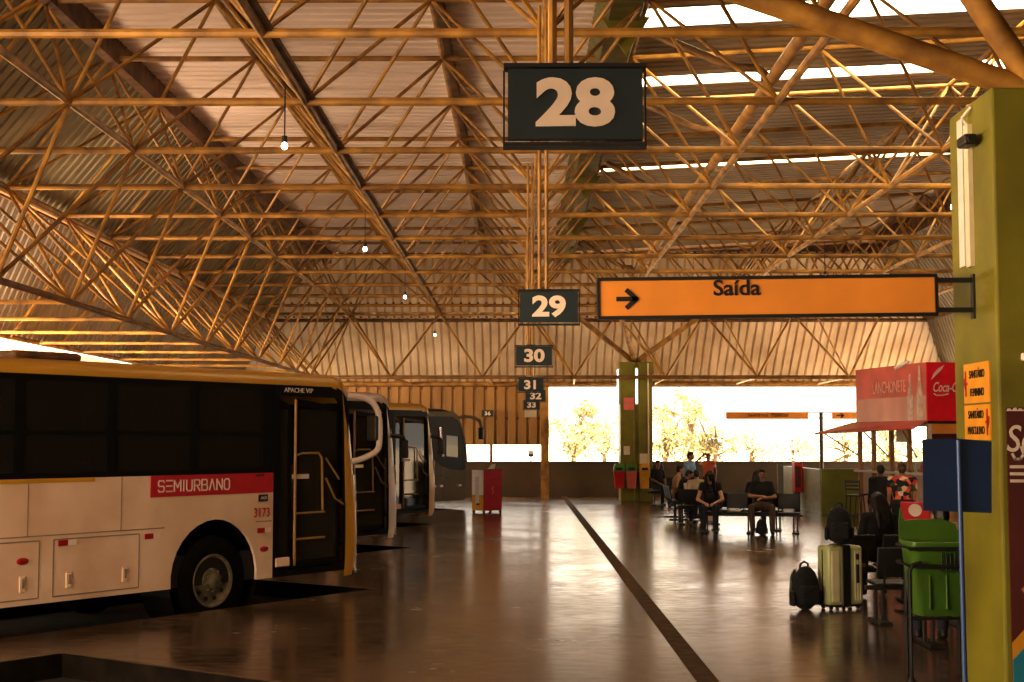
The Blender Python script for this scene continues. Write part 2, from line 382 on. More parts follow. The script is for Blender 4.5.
def person(label, loc, rz, pose='stand', skin='skin', hair='hair', style='short', top='cloth_black', sleeve=0.45, bottom='cloth_jeans', shoe='black',
           arms=None, scale=1.0, lean=0.0, head_tilt=0.0, head_turn=0.0, bulk=1.0, knees=None, group=None, vest=None):
    """local frame: faces -Y, feet at z=0; sit poses have the seat at 0.45"""
    if pose == 'sit':
        hz = 0.60; hip = V((0, 0, hz)); kn = [V((s*0.13, -0.44, 0.565)) for s in (-1, 1)]; an = [V((s*0.13, -0.43, 0.09)) for s in (-1, 1)]
    else:
        hz = 0.93; hip = V((0, 0, hz)); kn = [V((s*0.10, -0.03, 0.50)) for s in (-1, 1)]; an = [V((s*0.11, 0.02, 0.09)) for s in (-1, 1)]
    if knees: kn = [V(k[0]) for k in knees]; an = [V(k[1]) for k in knees]
    up = V((0, -sin(lean), cos(lean)))
    ch = hip+up*0.31; sh = hip+up*0.445; nk = hip+up*0.54+V((0, -0.01, 0)); hd = hip+up*0.655+V((0, -0.025-0.06*sin(head_tilt), -0.02*head_tilt))
    S = [sh+V((s*0.175*bulk, 0, 0)) for s in (-1, 1)]
    if arms is None:
        arms = [(V((s*0.24, -0.04, hz+0.20)), V((s*0.13, -0.24, hz+0.10)), (0, 0, -1)) for s in (-1, 1)] if pose == 'sit' else [(V((s*0.24, 0.02, hz+0.19)), V((s*0.25, -0.08, hz-0.05)), (-s, 0, 0)) for s in (-1, 1)]
    arms = [(V(a[0]), V(a[1]), a[2]) for a in arms]
    B = MB()
    def torso(mb, g):
        mb.ell(hip+V((0, 0, 0.02)), (0.165*bulk+g, 0.115*bulk+g, 0.13+g), n=14, m=10)
        mb.ell(hip+up*0.17, (0.145*bulk+g, 0.105*bulk+g, 0.17+g), n=14, m=10)
        mb.ell(ch, (0.165*bulk+g, 0.115*bulk+g, 0.19+g), n=14, m=10)
        for s in S: mb.cap(sh+V((0, 0, 0.015)), s, 0.062+g, 0.058+g)
    torso(B, 0.0)
    B.cap(sh, hd, 0.055, 0.05)
    R = M.Rotation(head_turn, 3, 'Z') @ M.Rotation(head_tilt, 3, 'X')
    def H(x, y, z): return hd+R @ V((x, y, z))
    B.ell(H(0, 0.012, 0.02), (0.074, 0.092, 0.095), R, 16, 12)
    B.ell(H(0, -0.018, -0.045), (0.056, 0.066, 0.075), R, 14, 10)
    B.cap(H(0, -0.078, 0.005), H(0, -0.098, -0.022), 0.010, 0.014)
    for s in (-1, 1):
        B.ell(H(s*0.076, 0.01, -0.005), (0.010, 0.020, 0.030), R, 8, 6)
        B.cap(H(s*0.018, -0.078, 0.022), H(s*0.045, -0.068, 0.020), 0.009)
    for i, s in enumerate((-1, 1)):
        el, wr, pn = arms[i]
        B.cap(S[i], el, 0.052, 0.040); B.cap(el, wr, 0.040, 0.027)
        hand(B, wr, el, pn, -s)
        hp = hip+V((s*0.09, 0, -0.03 if pose == 'sit' else -0.02))
        B.cap(hp, kn[i], 0.088*bulk, 0.058); B.cap(kn[i], an[i]+V((0, 0.0, -0.01)), 0.056, 0.036)
        B.cap(an[i]+V((0, 0.03, -0.045)), an[i]+V((s*0.015, -0.15, -0.055)), 0.036, 0.030)
    me = remesh(B, 0.0085, 2)
    ob = link_mesh('person', me, [skin, 'eye', 'lip'], None, True)
    ex = [(H(s*0.031, -0.075, 0.003), 0.0095) for s in (-1, 1)]; mo = [(H(x, -0.082, -0.056), 0.011) for x in (-0.015, 0, 0.015)]
    for p in me.polygons:
        c = p.center
        if any((c-e).length < r for e, r in ex): p.material_index = 1
        elif any((c-e).length < r for e, r in mo): p.material_index = 2
    ob.location = loc; ob.rotation_euler = (0, 0, rz); ob.scale = (scale,)*3
    tag(ob, label, 'person', group)
    # clothes
    T = MB(); torso(T, 0.014)
    if sleeve > 0:
        for i in range(2):
            el, wr, _ = arms[i]
            if sleeve <= 0.5: T.cap(S[i], S[i].lerp(el, sleeve*2*0.75), 0.068, 0.060)
            else: T.cap(S[i], el, 0.068, 0.055); T.cap(el, el.lerp(wr, (sleeve-0.5)*2), 0.055, 0.042)
    link_mesh('shirt', remesh(T, 0.012, 3), top, ob, True)
    if vest:
        T = MB(); torso(T, 0.026); link_mesh('vest', remesh(T, 0.013, 3), vest, ob, True)
    P = MB(); P.ell(hip+V((0, 0, 0.01)), (0.19*bulk, 0.140*bulk, 0.13), n=14, m=10)
    for i, s in enumerate((-1, 1)):
        hp = hip+V((s*0.09, 0, -0.03 if pose == 'sit' else -0.02)); P.cap(hp, kn[i], 0.106*bulk, 0.076); P.cap(kn[i], an[i]+V((0, 0, 0.02)), 0.074, 0.058)
    link_mesh('trousers', remesh(P, 0.013, 3), bottom, ob, True)
    for i, s in enumerate((-1, 1)):
        q = MB(); q.cap(an[i]+V((0, 0.035, -0.045)), an[i]+V((s*0.018, -0.16, -0.05)), 0.045, 0.040); q.cap(an[i]+V((0, 0.02, -0.04)), an[i]+V((0, 0.01, 0.0)), 0.046, 0.046)
        link_mesh('shoe', remesh(q, 0.012, 1), shoe, ob, True)
    Hh = MB()
    Hh.ell(H(0, 0.022, 0.042), (0.083, 0.096, 0.090), R, 14, 10); Hh.ell(H(0, 0.055, 0.0), (0.078, 0.066, 0.088), R, 14, 10)
    Hh.ell(H(0, -0.03, 0.095), (0.060, 0.058, 0.030), R, 12, 8)
    if style == 'long':
        for s in (-1, 0, 1):
            Hh.cap(H(s*0.055, 0.055, 0.03), H(s*0.07, 0.085, -0.16), 0.05, 0.055); Hh.cap(H(s*0.07, 0.085, -0.16), H(s*0.075, 0.09, -0.34), 0.055, 0.03)
        for s in (-1, 1): Hh.cap(H(s*0.075, -0.01, 0.04), H(s*0.085, -0.02, -0.20), 0.028, 0.03)
    elif style == 'forward':
        for s in (-1, 1):
            Hh.cap(H(s*0.068, -0.02, 0.05), H(s*0.085, -0.06, -0.16), 0.040, 0.045); Hh.cap(H(s*0.085, -0.06, -0.16), H(s*0.09, -0.08, -0.30), 0.045, 0.03)
            Hh.cap(H(s*0.05, 0.06, 0.0), H(s*0.07, 0.07, -0.24), 0.05, 0.04)
        Hh.cap(H(0, -0.06, 0.07), H(0.02, -0.10, -0.02), 0.035, 0.03)
    elif style == 'bun':
        Hh.ell(H(0, 0.10, 0.085), (0.045, 0.042, 0.042), R, 12, 8)
    elif style == 'pony':
        Hh.cap(H(0, 0.10, 0.05), H(0, 0.14, -0.12), 0.032, 0.018)
    link_mesh('hair', remesh(Hh, 0.0105, 2), hair, ob, True)
    return ob

# ------------------------------------------------------------------ setting: floor, road, outside
BD = V((0.57, 0.8216, 0)).normalized(); BL = V((-BD.y, BD.x, 0)); BW = 2.8
def Lk(k): return V((-4.3, 13.3+7.3*k, 0))
def Rk(k): return Lk(k)-BL*BW
poly = [V((-2.0, -9, 0)), V((14, -9, 0)), V((14, 50.6, 0)), V((-2.6, 50.6, 0))]
seq = []
for k in range(5, -2, -1):
    far = Rk(k+1) if k < 5 else None
    if k == 5: seq += [Lk(5)+BD*0.2, Rk(5)]
    else:
        e = Lk(k)-BD*12.0; q = Rk(k+1)
        seq += [q+BD*((e-q).dot(BD)), e, Lk(k), Rk(k)]
poly = poly+seq
def floor_mesh():
    tri = geometry.tessellate_polygon([poly]); n = len(poly)
    mb = MB(); top = list(poly); bot = [p+V((0, 0, -0.22)) for p in poly]
    mb.add(top, [tuple(t) for t in tri])
    mb.cur = 1
    mb.add(top+bot, [(i, (i+1) % n, n+(i+1) % n, n+i) for i in range(n)])
    me = bpy.data.meshes.new('floor'); me.from_pydata(mb.v, [], mb.f); me.update()
    o = link_mesh('floor', me, ['floor', mat('kerb_side', (0.012, 0.008, 0.005), 0.95, spec=.1, var=.3, scale=4)])
    me.polygons.foreach_set('material_index', mb.mi)
    bm = bmesh.new(); bm.from_mesh(me); bmesh.ops.remove_doubles(bm, verts=bm.verts, dist=1e-5)
    bmesh.ops.recalc_face_normals(bm, faces=bm.faces)
    for f in bm.faces:
        if abs(f.normal.z) > 0.9 and f.normal.z < 0: f.normal_flip()
    bm.to_mesh(me); bm.free()
    return tag(o, 'polished dark concrete platform floor with sawtooth bus bay edges', None, kind='structure')
floor_mesh()
m = MB()
for k in range(-1, 5):
    a, b = Lk(k), Rk(k); 
    for p, q in ((a, b), (Lk(k)-BD*12, Lk(k))):
        n = BL.copy()*-1 if (q-p).normalized().dot(BD) > 0.5 else BD.copy()
        pass
    # worn edge strip on the short side and along the finger
    m.add([a+BD*0.05+V((0, 0, .004)), b+BD*0.05+V((0, 0, .004)), b+V((0, 0, .004)), a+V((0, 0, .004))], [(0, 1, 2, 3)])
    e = a-BD*12
    m.add([a+V((0, 0, .004)), e+V((0, 0, .004)), e+BL*0.05+V((0, 0, .004)), a+BL*0.05+V((0, 0, .004))], [(0, 1, 2, 3)])
tag(m.build('trim_1', 'kerb'), 'worn ochre edge strips of the bus bays', kind='structure')
m = MB(); m.add([(-17, -10, -0.22), (16, -10, -0.22), (16, 52, -0.22), (-17, 52, -0.22)], [(0, 1, 2, 3)])
tag(m.build('road', 'asphalt'), 'dark asphalt roadway of the bus bays', kind='structure')
m = MB(); m.add([(-300, 51.3, -0.24), (300, 51.3, -0.24), (300, 700, -0.24), (-300, 700, -0.24)], [(0, 1, 2, 3)]).add([(-300, -60, -0.25), (-17, -60, -0.25), (-17, 52, -0.25), (-300, 52, -0.25)], [(0, 1, 2, 3)]).add([(17, -60, -0.25), (300, -60, -0.25), (300, 52, -0.25), (17, 52, -0.25)], [(0, 1, 2, 3)])
tag(m.build('ground', 'outground'), 'sunlit pale ground outside the terminal', kind='structure')
m = MB(); m.box2((1.47, -3, 0.001), (1.65, 49.9, 0.006))
tag(m.build('trim_2', 'strip'), 'dark brown joint strip running along the floor', kind='structure')

# parapet and low walls
m = MB(); m.box2((-12, 50.0, -0.2), (14.5, 50.25, 1.22)); m.box2((-12, 49.96, 1.18), (14.5, 50.29, 1.24))
tag(m.build('wall_back_parapet', 'brownwall'), 'brown parapet wall along the far end', kind='structure')
m = MB(); m.box2((8.14, 38.0, 0), (14, 38.2, 1.2)); m.box2((8.14, 37.97, 1.16), (14, 38.23, 1.22))
tag(m.build('wall_right', 'greenwall'), 'low olive green wall beside the snack kiosk', kind='structure')
m = MB(); m.box2((8.14, 38.21, 0), (8.32, 43.5, 1.2))
tag(m.build('wall_right_return', mat('lit_wall', (0.42, 0.42, 0.25), 0.35, var=0.12)), 'return of the low green wall, coloured pale where light falls', kind='structure')  # paler green puts the falling light into the wall colour

# ------------------------------------------------------------------ roof sheets
def sheet(name, label, A, B, C, D, material, pitch=0.27, amp=0.055, flip=1, kind='structure', thick=0.0):
    """A->B across the corrugations, A->D along them"""
    A, B, C, D = map(V, (A, B, C, D)); nrm = (B-A).cross(D-A).normalized(); mid = (A+B+C+D)/4
    if nrm.dot(mid-V((1, 24, 3))) < 0: nrm = -nrm
    n = max(1, int((B-A).length/pitch)); us = []
    for i in range(n):
        for f, h in ((0, 0), (0.64, 0), (0.73, 1), (0.91, 1)): us.append(((i+f)/n, h))
    us.append((1.0, 0))
    vs = []; fs = []; rows = 5
    for j in range(rows+1):
        t = j/rows
        for u, h in us: vs.append(A.lerp(B, u).lerp(D.lerp(C, u), t)+nrm*amp*h)
    w = len(us)
    for j in range(rows):
        for i in range(w-1): fs.append((j*w+i, j*w+i+1, (j+1)*w+i+1, (j+1)*w+i))
    mb = MB(); mb.add(vs, fs)
    me = bpy.data.meshes.new(name); me.from_pydata(mb.v, [], mb.f); me.update()
    return tag(link_mesh(name, me, material), label, kind=kind)

ZT = 7.84; ZM = 5.95; ZE = 3.90
XT, XM, XE = -5.97, -8.1, -9.55; YT, YM, YE = 43.3, 45.2, 47.6
RX, RXM, RXE = 11.0, 13.1, 14.5
Y0 = -9.0
def zr(x): return ZT+0.05*(x-1.3)
sheet('ceiling', 'pale corrugated ceiling sheets over the bus bays', (XT, Y0, ZT), (XT, YT, ZT), (-1.15, YT, ZT), (-1.15, Y0, ZT), 'sheet_light')
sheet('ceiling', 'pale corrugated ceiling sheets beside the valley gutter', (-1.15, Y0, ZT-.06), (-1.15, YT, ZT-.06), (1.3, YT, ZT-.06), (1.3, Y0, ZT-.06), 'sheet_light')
gaps = [(18.75, 19.6), (22.4, 23.0), (29.9, 30.35)]
y = Y0
for a, b in gaps+[(YT, None)]:
    sheet('ceiling', 'darker corrugated ceiling sheets between skylight strips', (1.3, y, zr(1.3)), (1.3, a, zr(1.3)), (RX, a, zr(RX)), (RX, y, zr(RX)), 'sheet_right')  # right-hand sheets use a darker material
    if b:
        mm = MB(); mm.add([(1.6, a-.05, zr(1.6)+.05), (RX, a-.05, zr(RX)+.05), (RX, b+.05, zr(RX)+.05), (1.6, b+.05, zr(1.6)+.05)], [(0, 1, 2, 3)])
        tag(mm.build('window_%d' % (gaps.index((a, b))+1), 'skylight'), 'bright translucent skylight strip in the roof', kind='structure')
        y = b
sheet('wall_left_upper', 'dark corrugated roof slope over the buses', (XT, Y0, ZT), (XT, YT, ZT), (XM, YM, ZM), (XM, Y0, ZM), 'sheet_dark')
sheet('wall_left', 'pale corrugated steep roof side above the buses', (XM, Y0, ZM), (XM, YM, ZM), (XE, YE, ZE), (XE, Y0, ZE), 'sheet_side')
sheet('ceiling', 'pale lean-to canopy sheets beyond the eaves', (XE-.05, Y0, ZE-.05), (XE-.05, YE, ZE-.05), (-10.5, YE, 3.62), (-10.5, Y0, 3.62), 'sheet_light')
sheet('ceiling', 'added outer eave sheets blocking sun over the far opening', (XE, YE-.03, ZE-.03), (RXE, YE-.03, ZE-.03), (RXE, 52.4, 4.16), (XE, 52.4, 4.16), 'sheet_light')  # unseen canopy added to block sun through the roof slit
sheet('wall_back_upper', 'pale corrugated upper far roof side', (XM, YT, ZT), (RXM, YT, ZT), (RXM, YM, ZM), (XM, YM, ZM), 'sheet_wall')
sheet('wall_back', 'pale corrugated far roof side above the opening', (XE, YM, ZM), (RXE, YM, ZM), (RXE, YE, ZE-.05), (XE, YE, ZE-.05), 'sheet_wall')
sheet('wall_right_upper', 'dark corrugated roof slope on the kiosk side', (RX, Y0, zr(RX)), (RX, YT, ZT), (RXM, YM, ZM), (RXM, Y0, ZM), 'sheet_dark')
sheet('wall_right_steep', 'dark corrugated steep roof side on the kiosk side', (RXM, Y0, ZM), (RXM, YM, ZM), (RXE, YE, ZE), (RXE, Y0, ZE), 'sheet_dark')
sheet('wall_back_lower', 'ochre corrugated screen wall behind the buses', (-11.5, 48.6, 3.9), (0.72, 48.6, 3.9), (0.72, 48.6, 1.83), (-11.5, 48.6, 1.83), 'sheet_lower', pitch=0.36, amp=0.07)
m = MB()
for z in (2.75, 3.80): m.box2((-11.5, 48.64, z-.05), (0.8, 48.74, z+.05))
for x in (-10, -7, -4, -1): m.box2((x-.05, 48.66, -0.2), (x+.05, 48.8, 3.9))
tag(m.build('trim_3', 'ochre_dark'), 'ochre steel rails behind the corrugated screen wall', kind='structure')
m = MB(); m.box2((0.72, 48.5, 0), (1.0, 48.7, 3.9))
tag(m.build('steel_column', 'ochre'), 'ochre steel column at the end of the screen wall', kind='structure')

m = MB(); m.box2((-12, -9.2, -.2), (14.6, -9.0, 8.4))  # unseen wall added to keep sky light from washing the hall
tag(m.build('wall_front', 'brownwall'), 'brown wall closing the hall behind the viewer', kind='structure')
m = MB(); m.box2((14.1, -9, -.2), (14.3, 37, 4.0))  # unseen wall added to close off light from the right
tag(m.build('wall_right_side', 'brownwall'), 'brown wall along the shop side of the hall', kind='structure')
m = MB(); m.box2((XM-.2, YM+.02, ZM-.12), (RXM+.2, YM+.14, ZM+.14)); m.box2((XM-.14, Y0, ZM-.12), (XM-.04, YM, ZM+.14)); m.box2((XT-.2, YT+.02, ZT-.1), (1.4, YT+.12, ZT+.1)); m.box2((1.2, YT+.02, ZT-.15), (RX+.2, YT+.14, ZT+.6)); m.box2((RX, Y0, ZT-.1), (RX+.12, YT, zr(RX)+.1)); m.box2((RXM, Y0, ZM-.12), (RXM+.12, YM, ZM+.14))
m.box2((XE, YE-.06, ZE-.10), (RXE, YE+.10, ZE+.12))  # flashing strips added over sheet joints to stop light leaking in
tag(m.build('trim_4', 'rust'), 'dark flashing strips along the folds of the roof', kind='structure')
# ------------------------------------------------------------------ space frame
roof = empty('roof_space_frame', (0, 24, 5.93), label='ochre tubular steel space frame holding up the terminal roof', cat='roof frame')
RO = V((0, 24, 5.93))
def rel(p): return V(p)-RO
P = 2.75
XL = [-8.0+P*i for i in range(8)]; YL = [5.05+P*k for k in range(15)]; ZL = 5.93
XU = [-6.05, -3.875, -1.125, 1.625, 4.375, 7.125, 9.875]; YU = [6.425+P*k for k in range(14)]; ZU = 7.58
def zu(x): return ZU+(0.05*(x-1.3) if x > 1.3 else 0)
def bar(name, a, b, r, material='ochre', n=8, inset=0):
    return MB().tube(rel(a), rel(b), r, n).build(name, material, roof, smooth=True)
for y in YL: bar('lower_chord', (XL[0], y, ZL), (XL[-1], y, ZL), 0.047)
for x in XL: bar('lower_chord', (x, YL[0], ZL), (x, YL[-1], ZL), 0.047)
for y in YU: bar('upper_chord', (XU[0], y, zu(XU[2])), (1.6, y, ZU), 0.040); bar('upper_chord', (1.6, y, ZU), (XU[-1], y, zu(XU[-1])), 0.040)
for x in XU: bar('upper_chord', (x, YU[0], zu(x)), (x, YU[-1], zu(x)), 0.040)
for x in (-3.875, -1.125): MB().box2(rel((x-.05, 3, 7.68)), rel((x+.13, YT, 7.84))).build('sheet_lap_rail', 'rust', roof)
MB().box2(rel((XT-.05, 3, 7.48)), rel((XT+.1, YT, 7.86))).build('eaves_rail', 'rust', roof)
braces = []
for x in XL:
    for y in YL:
        for xu in XU:
            for yu in YU:
                if abs(yu-y) < 1.5 and abs(xu-x) < 1.98: braces.append(((x, y, ZL), (xu, yu, zu(xu)), 0.025))
# left steep side
XI, ZI = -6.15, 3.88
for i, y in enumerate(YL):
    braces.append(((XL[0], y, ZL), (XI, y+.25, ZI), 0.030))
    if i+1 < len(YL): braces.append(((XL[0], y, ZL), (XI, YL[i+1]+.25, ZI), 0.026)); braces.append(((XL[0], YL[i+1], ZL), (XI, y+.25, ZI), 0.026))
    braces.append(((XL[1], y, ZL), (XI, y+.25, ZI), 0.030))
    if i+1 < len(YL): braces.append(((XL[1], YL[i+1], ZL), (XI, y+.25, ZI), 0.030))
    braces.append(((XI, y+.25, ZI), (XE+.1, y+.25, ZE), 0.032))
    if i+1 < len(YL): braces.append(((XM+.1, y+1.4, ZM-.1), (XE+.15, y+1.4, ZE), 0.03))
MB().box2(rel((-2.45, 5, 5.94)), rel((-2.39, 43, 5.99))).build('cable_tray', 'rust', roof)
bar('inner_chord', (XI, YL[0], ZI), (XI, YL[-2]+.25, ZI), 0.045, 'ochre_dark')  # darker ochre puts the chord's shade into its colour
bar('eaves_tube', (XE+.1, 4, ZE), (XE+.1, YE-.3, ZE), 0.05)
bar('eaves_tube', (XM+.1, 4, ZM-.1), (XM+.1, YM, ZM-.1), 0.05, mat('eave_pale', (0.62, 0.40, 0.20), 0.5))
# far side
YI = 42.0; XIN = [-3.875+P*i for i in range(7)]
bar('inner_chord', (XI, YI, ZI), (13.5, YI, ZI), 0.055, 'ochre_dark')
bar('eaves_tube', (XM, YM-.15, ZM-.1), (RXM, YM-.15, ZM-.1), 0.055, 'rust')
bar('eaves_tube', (XE, YE-.2, ZE), (RXE, YE-.2, ZE), 0.07, 'ochre')
bar('eaves_tube', (XT, YT-.1, ZT-.12), (RX, YT-.1, ZT-.12), 0.05, 'rust')
for z in (6.4, 6.9, 7.4): bar('wall_purlin', (XM, YM-.1-(z-ZM)*.6, z), (RXM, YM-.1-(z-ZM)*.6, z), 0.035, 'ochre_dark')
for i, x in enumerate(XL[:-1]):
    xi = x+P/2
    braces.append(((x, YL[-1], ZL), (xi, YI, ZI), 0.034)); braces.append(((x+P, YL[-1], ZL), (xi, YI, ZI), 0.034))
    braces.append(((x, YL[-2], ZL), (xi, YI, ZI), 0.026)); braces.append(((xi, YI, ZI), (xi+.2, YE-.2, ZE), 0.034))
    braces.append(((x, YL[-1], ZL), (x+.7, YT-.2, ZT-.2), 0.028)); braces.append(((x+P, YL[-1], ZL), (x+.7, YT-.2, ZT-.2), 0.028))
# pillar head struts, drain pipes, gutter
bar('head_strut', (3.95, 10.5, 4.62), (0.25, 10.55, 5.93), 0.095, n=12)
bar('head_strut', (3.95, 10.5, 4.62), (3.0, 10.3, 5.93), 0.095, n=12)
bar('head_strut', (3.95, 10.5, 4.62), (5.75, 10.55, 5.93), 0.095, n=12)
for q in ((1.7, 43.6, 5.93), (5.75, 43.6, 5.93), (3.0, 42.2, 5.9)):
    bar('head_strut', (3.79, 46.2, 4.55), q, 0.085, n=12)
MB().path([rel(p) for p in ((3.02, 9, 6.32), (3.02, 26, 6.30), (3.02, 42, 6.28))], 0.075, 12).build('drain_pipe', 'ochre', roof, smooth=True)
for y in (13.5, 17.0, 20.5, 26, 31.5, 37):
    q = [rel(p) for p in ((1.75, y+1.6, 7.5), (2.55, y+.4, 6.75), (2.72, y+.15, 6.62), (2.95, y+.1, 6.60), (3.02, y, 6.5), (3.02, y, 6.3))]
    MB().path(q, 0.055, 10).build('drain_branch', 'ochre_dark', roof, smooth=True)
mb = MB(); a = [(1.0, 7.8), (1.15, 7.45), (1.55, 7.45), (1.7, 7.8)]
mb.prism([(p[0], p[1]-5.93) for p in a], (0, 3-24, 0), (1, 0, 0), (0, 0, 1), -40)
mb.build('valley_gutter', 'gutter', roof)
for y in (12.4, 17.9, 23.4, 28.9, 34.4):
    MB().prism([(1.05, 7.5-5.93), (1.7, 7.5-5.93), (1.38, 7.0-5.93)], (0, y-24, 0), (1, 0, 0), (0, 0, 1), -0.04).build('gutter_bracket', 'olive', roof)
for i, x in enumerate(XL[:-1]):      # node plates are part of each chord crossing
    pass
def span(b):
    p, q = proj(b[0]), proj(b[1])
    if p is None or q is None: return 0
    mid = ((p[0]+q[0])/2, (p[1]+q[1])/2)
    if not (-40 < mid[0] < 1064 and -30 < mid[1] < 480): return 0
    return (V(p)-V(q)).length*b[2]/max(1, b[0][1])
braces.sort(key=span, reverse=True)
for a, b, r in braces[:100]: bar('brace', a, b, r, n=7)
mb = MB()
for a, b, r in braces[100:]: mb.tube(rel(a), rel(b), r, 6)
tag(mb.build('brace', 'ochre', roof, smooth=True), kind='stuff')

# hanging lamps
def hanging_lamp(px, y, py, label):
    q = at(px, py, y); x, z = q.x, q.z
    t = empty('hanging_lamp', (x, y, z), label=label, cat='lamp', group='bare lamps hanging from the roof frame')
    MB().tube((0, 0, 0.10), (0, 0, 5.90-z), 0.008, 6).build('cord', 'black', t)
    MB().lathe([(0.0, 0.12), (0.03, 0.11), (0.03, 0.04), (0.0, 0.04)], n=12).build('socket', 'black', t)
    MB().ell((0, 0, 0), (0.036, 0.036, 0.042)).build('bulb', 'bulb_on', t, smooth=True)
hanging_lamp(284.5, 15.2, 146, 'bare lit bulb above the first bus, highest of the bulbs on the left')
hanging_lamp(365, 23.6, 249, 'bare lit bulb hanging over the bus noses, second lamp down its row')
hanging_lamp(405, 31.3, 297, 'bare lit bulb over the bus noses, third lamp down its row')
hanging_lamp(435, 41.0, 335, 'bare lit bulb against the pale far wall, last of its row')
hanging_lamp(953, 18.9, 207, 'bare lit bulb beside the near olive pillar')
hanging_lamp(825, 27.4, 277, 'bare lit bulb just above the orange exit sign')

# ------------------------------------------------------------------ pillars
def pillar(name, x0, y0, ztop, label):
    m = MB(); w, g = 1.05, 0.10
    pl = [(0, 0), (.44, 0), (.46, .05), (.59, .05), (.61, 0), (w, 0), (w, 1.0), (0, 1.0)]
    m.prism(pl, (x0, y0, -0.0), (1, 0, 0), (0, 1, 0), ztop)
    return tag(m.build(name, 'olive', bevel=0.02), label, kind='structure')
pillar('pillar', 3.41, 10.0, 4.55, 'near olive green concrete pillar with restroom signs')
pillar('pillar', 3.27, 45.7, 4.55, 'far olive green concrete pillar with waste bins')

# ------------------------------------------------------------------ lettering made of strokes
GL = {
 'S': [[(1, .86), (.85, 1), (.15, 1), (0, .86), (0, .64), (.15, .5), (.85, .5), (1, .36), (1, .14), (.85, 0), (.15, 0), (0, .14)]],
 'E': [[(0, 1), (1, 1)], [(0, .5), (1, .5)], [(0, 0), (1, 0)]],
 'M': [[(0, 0), (0, 1), (.5, .35), (1, 1), (1, 0)]],
 'I': [[(.5, 0), (.5, 1)]],
 'U': [[(0, 1), (0, .2), (.2, 0), (.8, 0), (1, .2), (1, 1)]],
 'R': [[(0, 0), (0, 1), (.8, 1), (1, .86), (1, .62), (.8, .48), (0, .48)], [(.45, .48), (1, 0)]],
 'B': [[(0, 0), (0, 1), (.8, 1), (.95, .88), (.95, .64), (.8, .52), (0, .52)], [(.8, .52), (1, .38), (1, .14), (.82, 0), (0, 0)]],
 'A': [[(0, 0), (.5, 1), (1, 0)]],
 'N': [[(0, 0), (0, 1), (1, 0), (1, 1)]],
 'O': [[(.2, 0), (.8, 0), (1, .2), (1, .8), (.8, 1), (.2, 1), (0, .8), (0, .2), (.2, 0)]],
}
def strokes(name, lines, mx, r, material, parent):
    mb = MB()
    for ln in lines:
        for a, b in zip(ln, ln[1:]):
            a, b = V((a[0], a[1], 0)), V((b[0], b[1], 0)); d = (b-a).normalized(); n = V((-d.y, d.x, 0))*r
            a, b = a-d*r*.7, b+d*r*.7
            mb.add([mx @ (p+V((0, 0, z))) for z in (0, .005) for p in (a-n, b-n, b+n, a+n)], [(3, 2, 1, 0), (4, 5, 6, 7), (0, 1, 5, 4), (1, 2, 6, 5), (2, 3, 7, 6), (3, 0, 4, 7)])
    return mb.build(name, material, parent)
def stroke_word(name, word, mx, h, w, gap, r, material, parent):
    x = 0; out = []
    for c in word:
        cw = w*(0.25 if c == 'I' else 1.15 if c == 'M' else 1)
        for ln in GL[c]: out.append([(x+p[0]*cw, p[1]*h) for p in ln])
        x += cw+gap
    return strokes(name, out, mx, r, material, parent)

# ------------------------------------------------------------------ buses
def arch_outline(x0, x1, z0, z1, arches, r, zc):
    pts = [(x0, z0)]
    for ax in sorted(arches):
        h = sqrt(max(0, r*r-(z0-zc)**2)); a0 = atan2(z0-zc, -h); a1 = atan2(z0-zc, h)
        if a0 < 0: a0 += 2*pi
        for i in range(17): 
            a = a0+(a1-a0)*i/16; pts.append((ax+r*cos(a), zc+r*sin(a)))
    return pts+[(x1, z0), (x1, z1), (x0, z1)]

def wheel(bus, x, y, side, rim='steel'):
    mx = (M.Rotation(pi/2, 3, 'X') if side > 0 else M.Rotation(-pi/2, 3, 'X'))*1.08   # local +z points out of the body
    c = (x, y, 0.54)
    t = MB().lathe([(.29, -.13), (.44, -.14), (.49, -.11), (.50, -.05), (.50, .05), (.49, .11), (.44, .14), (.30, .13), (.28, .10)], c, mx, 36, cap=False).build('tyre', 'rubber', bus, smooth=True)
    r = MB().lathe([(.295, .125), (.285, .13), (.262, .12), (.255, .09), (.22, .075), (.15, .09), (.13, .11), (.0, .11)], c, mx, 36, cap=False).build('wheel_rim', rim, t, smooth=True)
    m = MB()
    for k in range(10):
        a = 2*pi*k/10; q = mx @ V((.205*cos(a), .205*sin(a), .084)); m.lathe([(0, .006), (.026, .006), (.026, -.02)], V(c)+q, mx, 10)
    m.build('rim_hole', 'black', t)
    m = MB().lathe([(.085, .10), (.085, .15), (.06, .16), (0, .165)], c, mx, 20)
    for k in range(10):
        a = 2*pi*(k+.5)/10; q = mx @ V((.115*cos(a), .115*sin(a), .11)); m.lathe([(.014, 0), (.014, .03), (0, .035)], V(c)+q, mx, 6)
    m.build('hub', rim, t, smooth=True)

